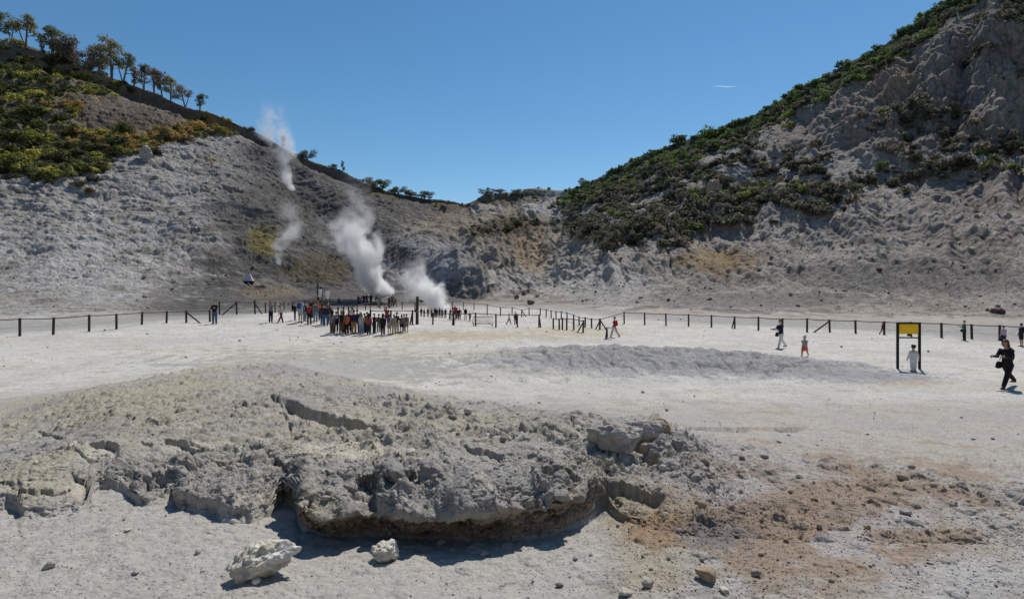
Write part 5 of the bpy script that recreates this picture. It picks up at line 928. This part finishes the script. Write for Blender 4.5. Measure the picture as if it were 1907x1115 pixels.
# white boards by the fumarole
for x, y, hp, wp, lbl in ((596, 584, 46, 8, 'left white notice board with a rounded lower end, on a dark post'), (610.5, 583, 42, 8, 'right white notice board on twin dark posts')):
    e, k = emp('notice_board', x, y, lbl, 'notice board', 'white notice boards by the fumaroles', .25 if x > 600 else -.2)
    for s in (-1, 1): link('post', mesh_of('post', [beam((s*wp*.42*k, .06, -.1), (s*wp*.42*k, .06, (hp-3)*k), .09)], M_wood), None, e)
    link('panel', mesh_of('panel', [box((-wp*.5*k, -.02, (hp-11)*k), (wp*.5*k, .012, hp*k))], M_wht), None, e); link('ledge', mesh_of('ledge', [box((-wp*.45*k, -.09, (hp-14.5)*k), (wp*.40*k, .0, (hp-11.4)*k))], M_wht), None, e)
for x, y, yt, w, lbl in ((591.5, 584, 526.5, .16, 'tall thin dark pole behind the white notice boards'), (776.8, 603.8, 552, .24, 'tall thick dark post with a small lamp, right of the school group')):
    e, k = emp('pole', x, y, lbl, 'pole', 'tall dark poles on the plain'); h_ = (y-yt)*k
    link('shaft', mesh_of('shaft', [tube([(0, 0, -.2), (0, 0, h_*.5), (.02, 0, h_)], [w/2, w*.46, w*.4], 10)], M_wood), None, e)
    link('lamp', mesh_of('lamp', [box((w*.45, -.06, h_*.84), (w*.45+.28, .06, h_*.87)), box((w*.45+.14, -.09, h_*.80), (w*.45+.36, .09, h_*.839))], M_iron), None, e)
# crowd barrier
e, k = emp('barrier', 899.5, 607.5, 'grey galvanised crowd barrier with upright bars behind the front fence', 'barrier', rz=.12); W_, H_ = 38*k, 18*k
link('frame', mesh_of('frame', [tube([(-W_/2, 0, .28*H_), (-W_/2, 0, H_), (W_/2, 0, H_), (W_/2, 0, .28*H_), (-W_/2, 0, .28*H_)], [.03]*5, 8)], M_galv), None, e)
for s in (-1, 1): link('foot', mesh_of('foot', [tube([(s*W_*.46, 0, .3*H_), (s*W_*.46, 0, .05)], [.028, .028], 8), tube([(s*W_*.46, -.3, .03), (s*W_*.46, .3, .03)], [.028, .028], 8)], M_galv), None, e)
for i in range(17): x = -W_/2+W_*(i+1)/18; link('bar', mesh_of('bar', [tube([(x, 0, .28*H_), (x, 0, H_)], [.011, .011], 6)], M_galv), None, e)
# instrument hut: pale pyramid on a dark base
e, k = emp('instrument_cover', 463.5, 526, 'pale pyramid shaped cover on a dark base, alone on the slope above the fence', 'instrument cover', rz=.25)
a, b, h_ = 7.6*k, 1.8*k, 17*k
V = [(-a, -a, .25), (a, -a, .25), (a, a, .25), (-a, a, .25), (-b, -b, h_), (b, -b, h_), (b, b, h_), (-b, b, h_)]; Fq = [(0, 1, 5, 4), (1, 2, 6, 5), (2, 3, 7, 6), (3, 0, 4, 7), (4, 5, 6, 7), (3, 2, 1, 0)]
link('cover', mesh_of('cover', [(V, Fq)], M_cone), None, e); link('base', mesh_of('base', [box((-a*1.15, -a*1.15, -.5), (a*1.15, a*1.15, .22))], M_iron), None, e)
e, k = emp('panel', 634.5, 562, 'small white panel standing beside the person sitting far back', 'panel'); link('board', mesh_of('board', [box((-2*k, -.03, .5*k), (2*k, .03, 6*k))], M_wht), None, e); link('stake', mesh_of('stake', [beam((0, .07, -.1), (0, .07, 5*k), .08)], M_wood), None, e)

# ------------------------------------------------------------------ steam, and a vapour trail
def steam_mat(name, dens, seed, thr, bend, noise, con=2.3, w0=.26):
    """white vapour, denser along the bent axis of its own plume (object space: z 0..1 up the plume, radius 1 at the wall)"""
    m = bpy.data.materials.new(name); m.use_nodes = True; nt = m.node_tree; N = nt.nodes; L = nt.links; N.remove(N['Principled BSDF']); tc = N.new('ShaderNodeTexCoord')
    def mth(op, a, b=None, c=None):
        n = N.new('ShaderNodeMath'); n.operation = op
        for i, q in enumerate((a, b, c)):
            if q is None: continue
            if isinstance(q, (int, float)): n.inputs[i].default_value = q
            else: L.new(q, n.inputs[i])
        return n.outputs[0]
    sp = N.new('ShaderNodeSeparateXYZ'); L.new(tc.outputs['Object'], sp.inputs[0])
    mp = N.new('ShaderNodeMapping'); mp.inputs['Location'].default_value = (seed*3.7, seed*1.9, seed); mp.inputs['Scale'].default_value = noise; L.new(tc.outputs['Object'], mp.inputs[0])
    n1 = N.new('ShaderNodeTexNoise'); n1.inputs['Scale'].default_value = 1; n1.inputs['Detail'].default_value = 5; n1.inputs['Roughness'].default_value = .62; n1.inputs['Distortion'].default_value = .5; L.new(mp.outputs[0], n1.inputs['Vector'])
    z = sp.outputs['Z']; wob = mth('MULTIPLY', mth('SINE', mth('MULTIPLY_ADD', z, 11., seed)), .08)
    cxn = mth('ADD', mth('MULTIPLY', mth('POWER', mth('MAXIMUM', z, 0.), 1.5), bend), wob)
    wid = mth('MULTIPLY_ADD', mth('POWER', mth('MAXIMUM', z, .001), .8), .60, w0)
    dx = mth('SUBTRACT', sp.outputs['X'], cxn); r = mth('DIVIDE', mth('SQRT', mth('ADD', mth('MULTIPLY', dx, dx), mth('MULTIPLY', sp.outputs['Y'], sp.outputs['Y']))), wid)
    fall = mth('SUBTRACT', 1., mth('POWER', r, 1.6))
    up = mth('MULTIPLY', mth('SMOOTH_MIN', mth('MULTIPLY', mth('SUBTRACT', 1., z), 2.2), 1., .3), mth('MINIMUM', mth('MULTIPLY', mth('MAXIMUM', mth('ADD', z, .02), 0.), 30.), 1.))
    val = mth('MAXIMUM', mth('SUBTRACT', mth('ADD', mth('MULTIPLY', fall, .5), mth('MULTIPLY', mth('SUBTRACT', n1.outputs['Fac'], .5), con)), mth('MULTIPLY_ADD', z, .22, thr)), 0.)
    val = mth('MULTIPLY', mth('MULTIPLY', val, mth('MAXIMUM', mth('MULTIPLY', fall, 3.), 0.)), mth('MULTIPLY', up, mth('DIVIDE', dens, mth('MULTIPLY_ADD', z, 3.2, .38))))
    v = N.new('ShaderNodeVolumePrincipled'); v.inputs['Color'].default_value = (.97, .97, .97, 1); v.inputs['Anisotropy'].default_value = .25; L.new(val, v.inputs['Density']); L.new(v.outputs[0], N['Material Output'].inputs['Volume']); return m
def plume(x0, y0, x1, y1, wpx, depth, dens, seed, thr, bend, label, noise=(1.5, 1.5, 5.), con=2.3, w0=.26):
    k = depth/F; a = Vector(((x0-CX)*k, depth, CH+(HZ-y0)*k)); b = Vector(((x1-CX)*k, depth+1.5, CH+(HZ-y1)*k)); ax = b-a; Lh = ax.length; Rr = wpx*k
    V, Fq = [], []; n = 14
    for i in range(9):
        z = i/8*1.03-.015; w = .75+.55*z; cxo = bend*max(z, 0)**1.5*.8
        for q in range(n): t = 2*math.pi*q/n; V.append((math.cos(t)*w+cxo, math.sin(t)*w, z))
    for i in range(8):
        for q in range(n): Fq.append((i*n+q, i*n+(q+1) % n, (i+1)*n+(q+1) % n, (i+1)*n+q))
    Fq += [tuple(reversed(range(n))), tuple(8*n+q for q in range(n))]
    me = bpy.data.meshes.new('steam_plume'); me.from_pydata(V, [], Fq); me.materials.append(steam_mat('steam', dens, seed, thr, bend, noise, con, w0)); o = link('steam_plume', me, None, label=label, category='steam plume', group='steam plumes rising from the fumaroles')
    zax = ax.normalized(); yax = (Vector((0, 1, 0))-zax*zax.y).normalized(); xax = yax.cross(zax); o.matrix_world = Matrix.Translation(a) @ Matrix((xax, yax, zax)).transposed().to_4x4() @ Matrix.Diagonal((Rr, Rr, Lh, 1))
for q in ((712, 553, 640, 385, 80, 80, 3.2, 1.95, .08, -.25, 'thick white steam column rising from the fumarole in the centre', (2.6, 2.6, 5.5), 2.7),
          (832, 576, 742, 508, 66, 66, 3.4, 4.1, .06, .15, 'low dense white steam cloud at ground level right of the central column', (2.4, 2.4, 3.4), 2.6),
          (514, 490, 556, 375, 66, 82, .8, 2.2, .08, -.1, 'faint steam wisp on the slope above the left visitors', (2.6, 2.6, 5.), 2.6, .10),
          (546, 352, 484, 186, 70, 108, .9, 3.4, .10, .1, 'steam streaming up over the left ridge against the sky', (2.6, 2.6, 5.), 2.6, .10),
          (690, 430, 636, 318, 76, 100, .2, 5.2, .06, .1, 'thin veil of steam above the central column', (2.6, 2.6, 5.), 2.2, .16)):
    plume(*q)
me = mesh_of('vapour_trail', [tube([(0, 0, 0), (22, 0, .6), (48, 3, -.6), (80, 0, 0)], [.3, 1.5, 2.2, .4], 10)], plain_mat('vapour', (.8, .8, .8), 1.)); m_ = me.materials[0]; nt = m_.node_tree; tr_ = nt.nodes.new('ShaderNodeBsdfTransparent'); mx = nt.nodes.new('ShaderNodeMixShader'); mx.inputs[0].default_value = .16
nt.links.new(tr_.outputs[0], mx.inputs[1]); tl_ = nt.nodes.new('ShaderNodeBsdfTranslucent'); tl_.inputs[0].default_value = (.95, .95, .95, 1); nt.links.new(tl_.outputs[0], mx.inputs[2]); nt.links.new(mx.outputs[0], nt.nodes['Material Output'].inputs['Surface'])
o = link('vapour_trail', me, None, label='short white vapour trail high in the blue sky', category='vapour trail'); d_ = 1700; o.location = ((1326-CX)/F*d_, d_, CH+(HZ-161)/F*d_)
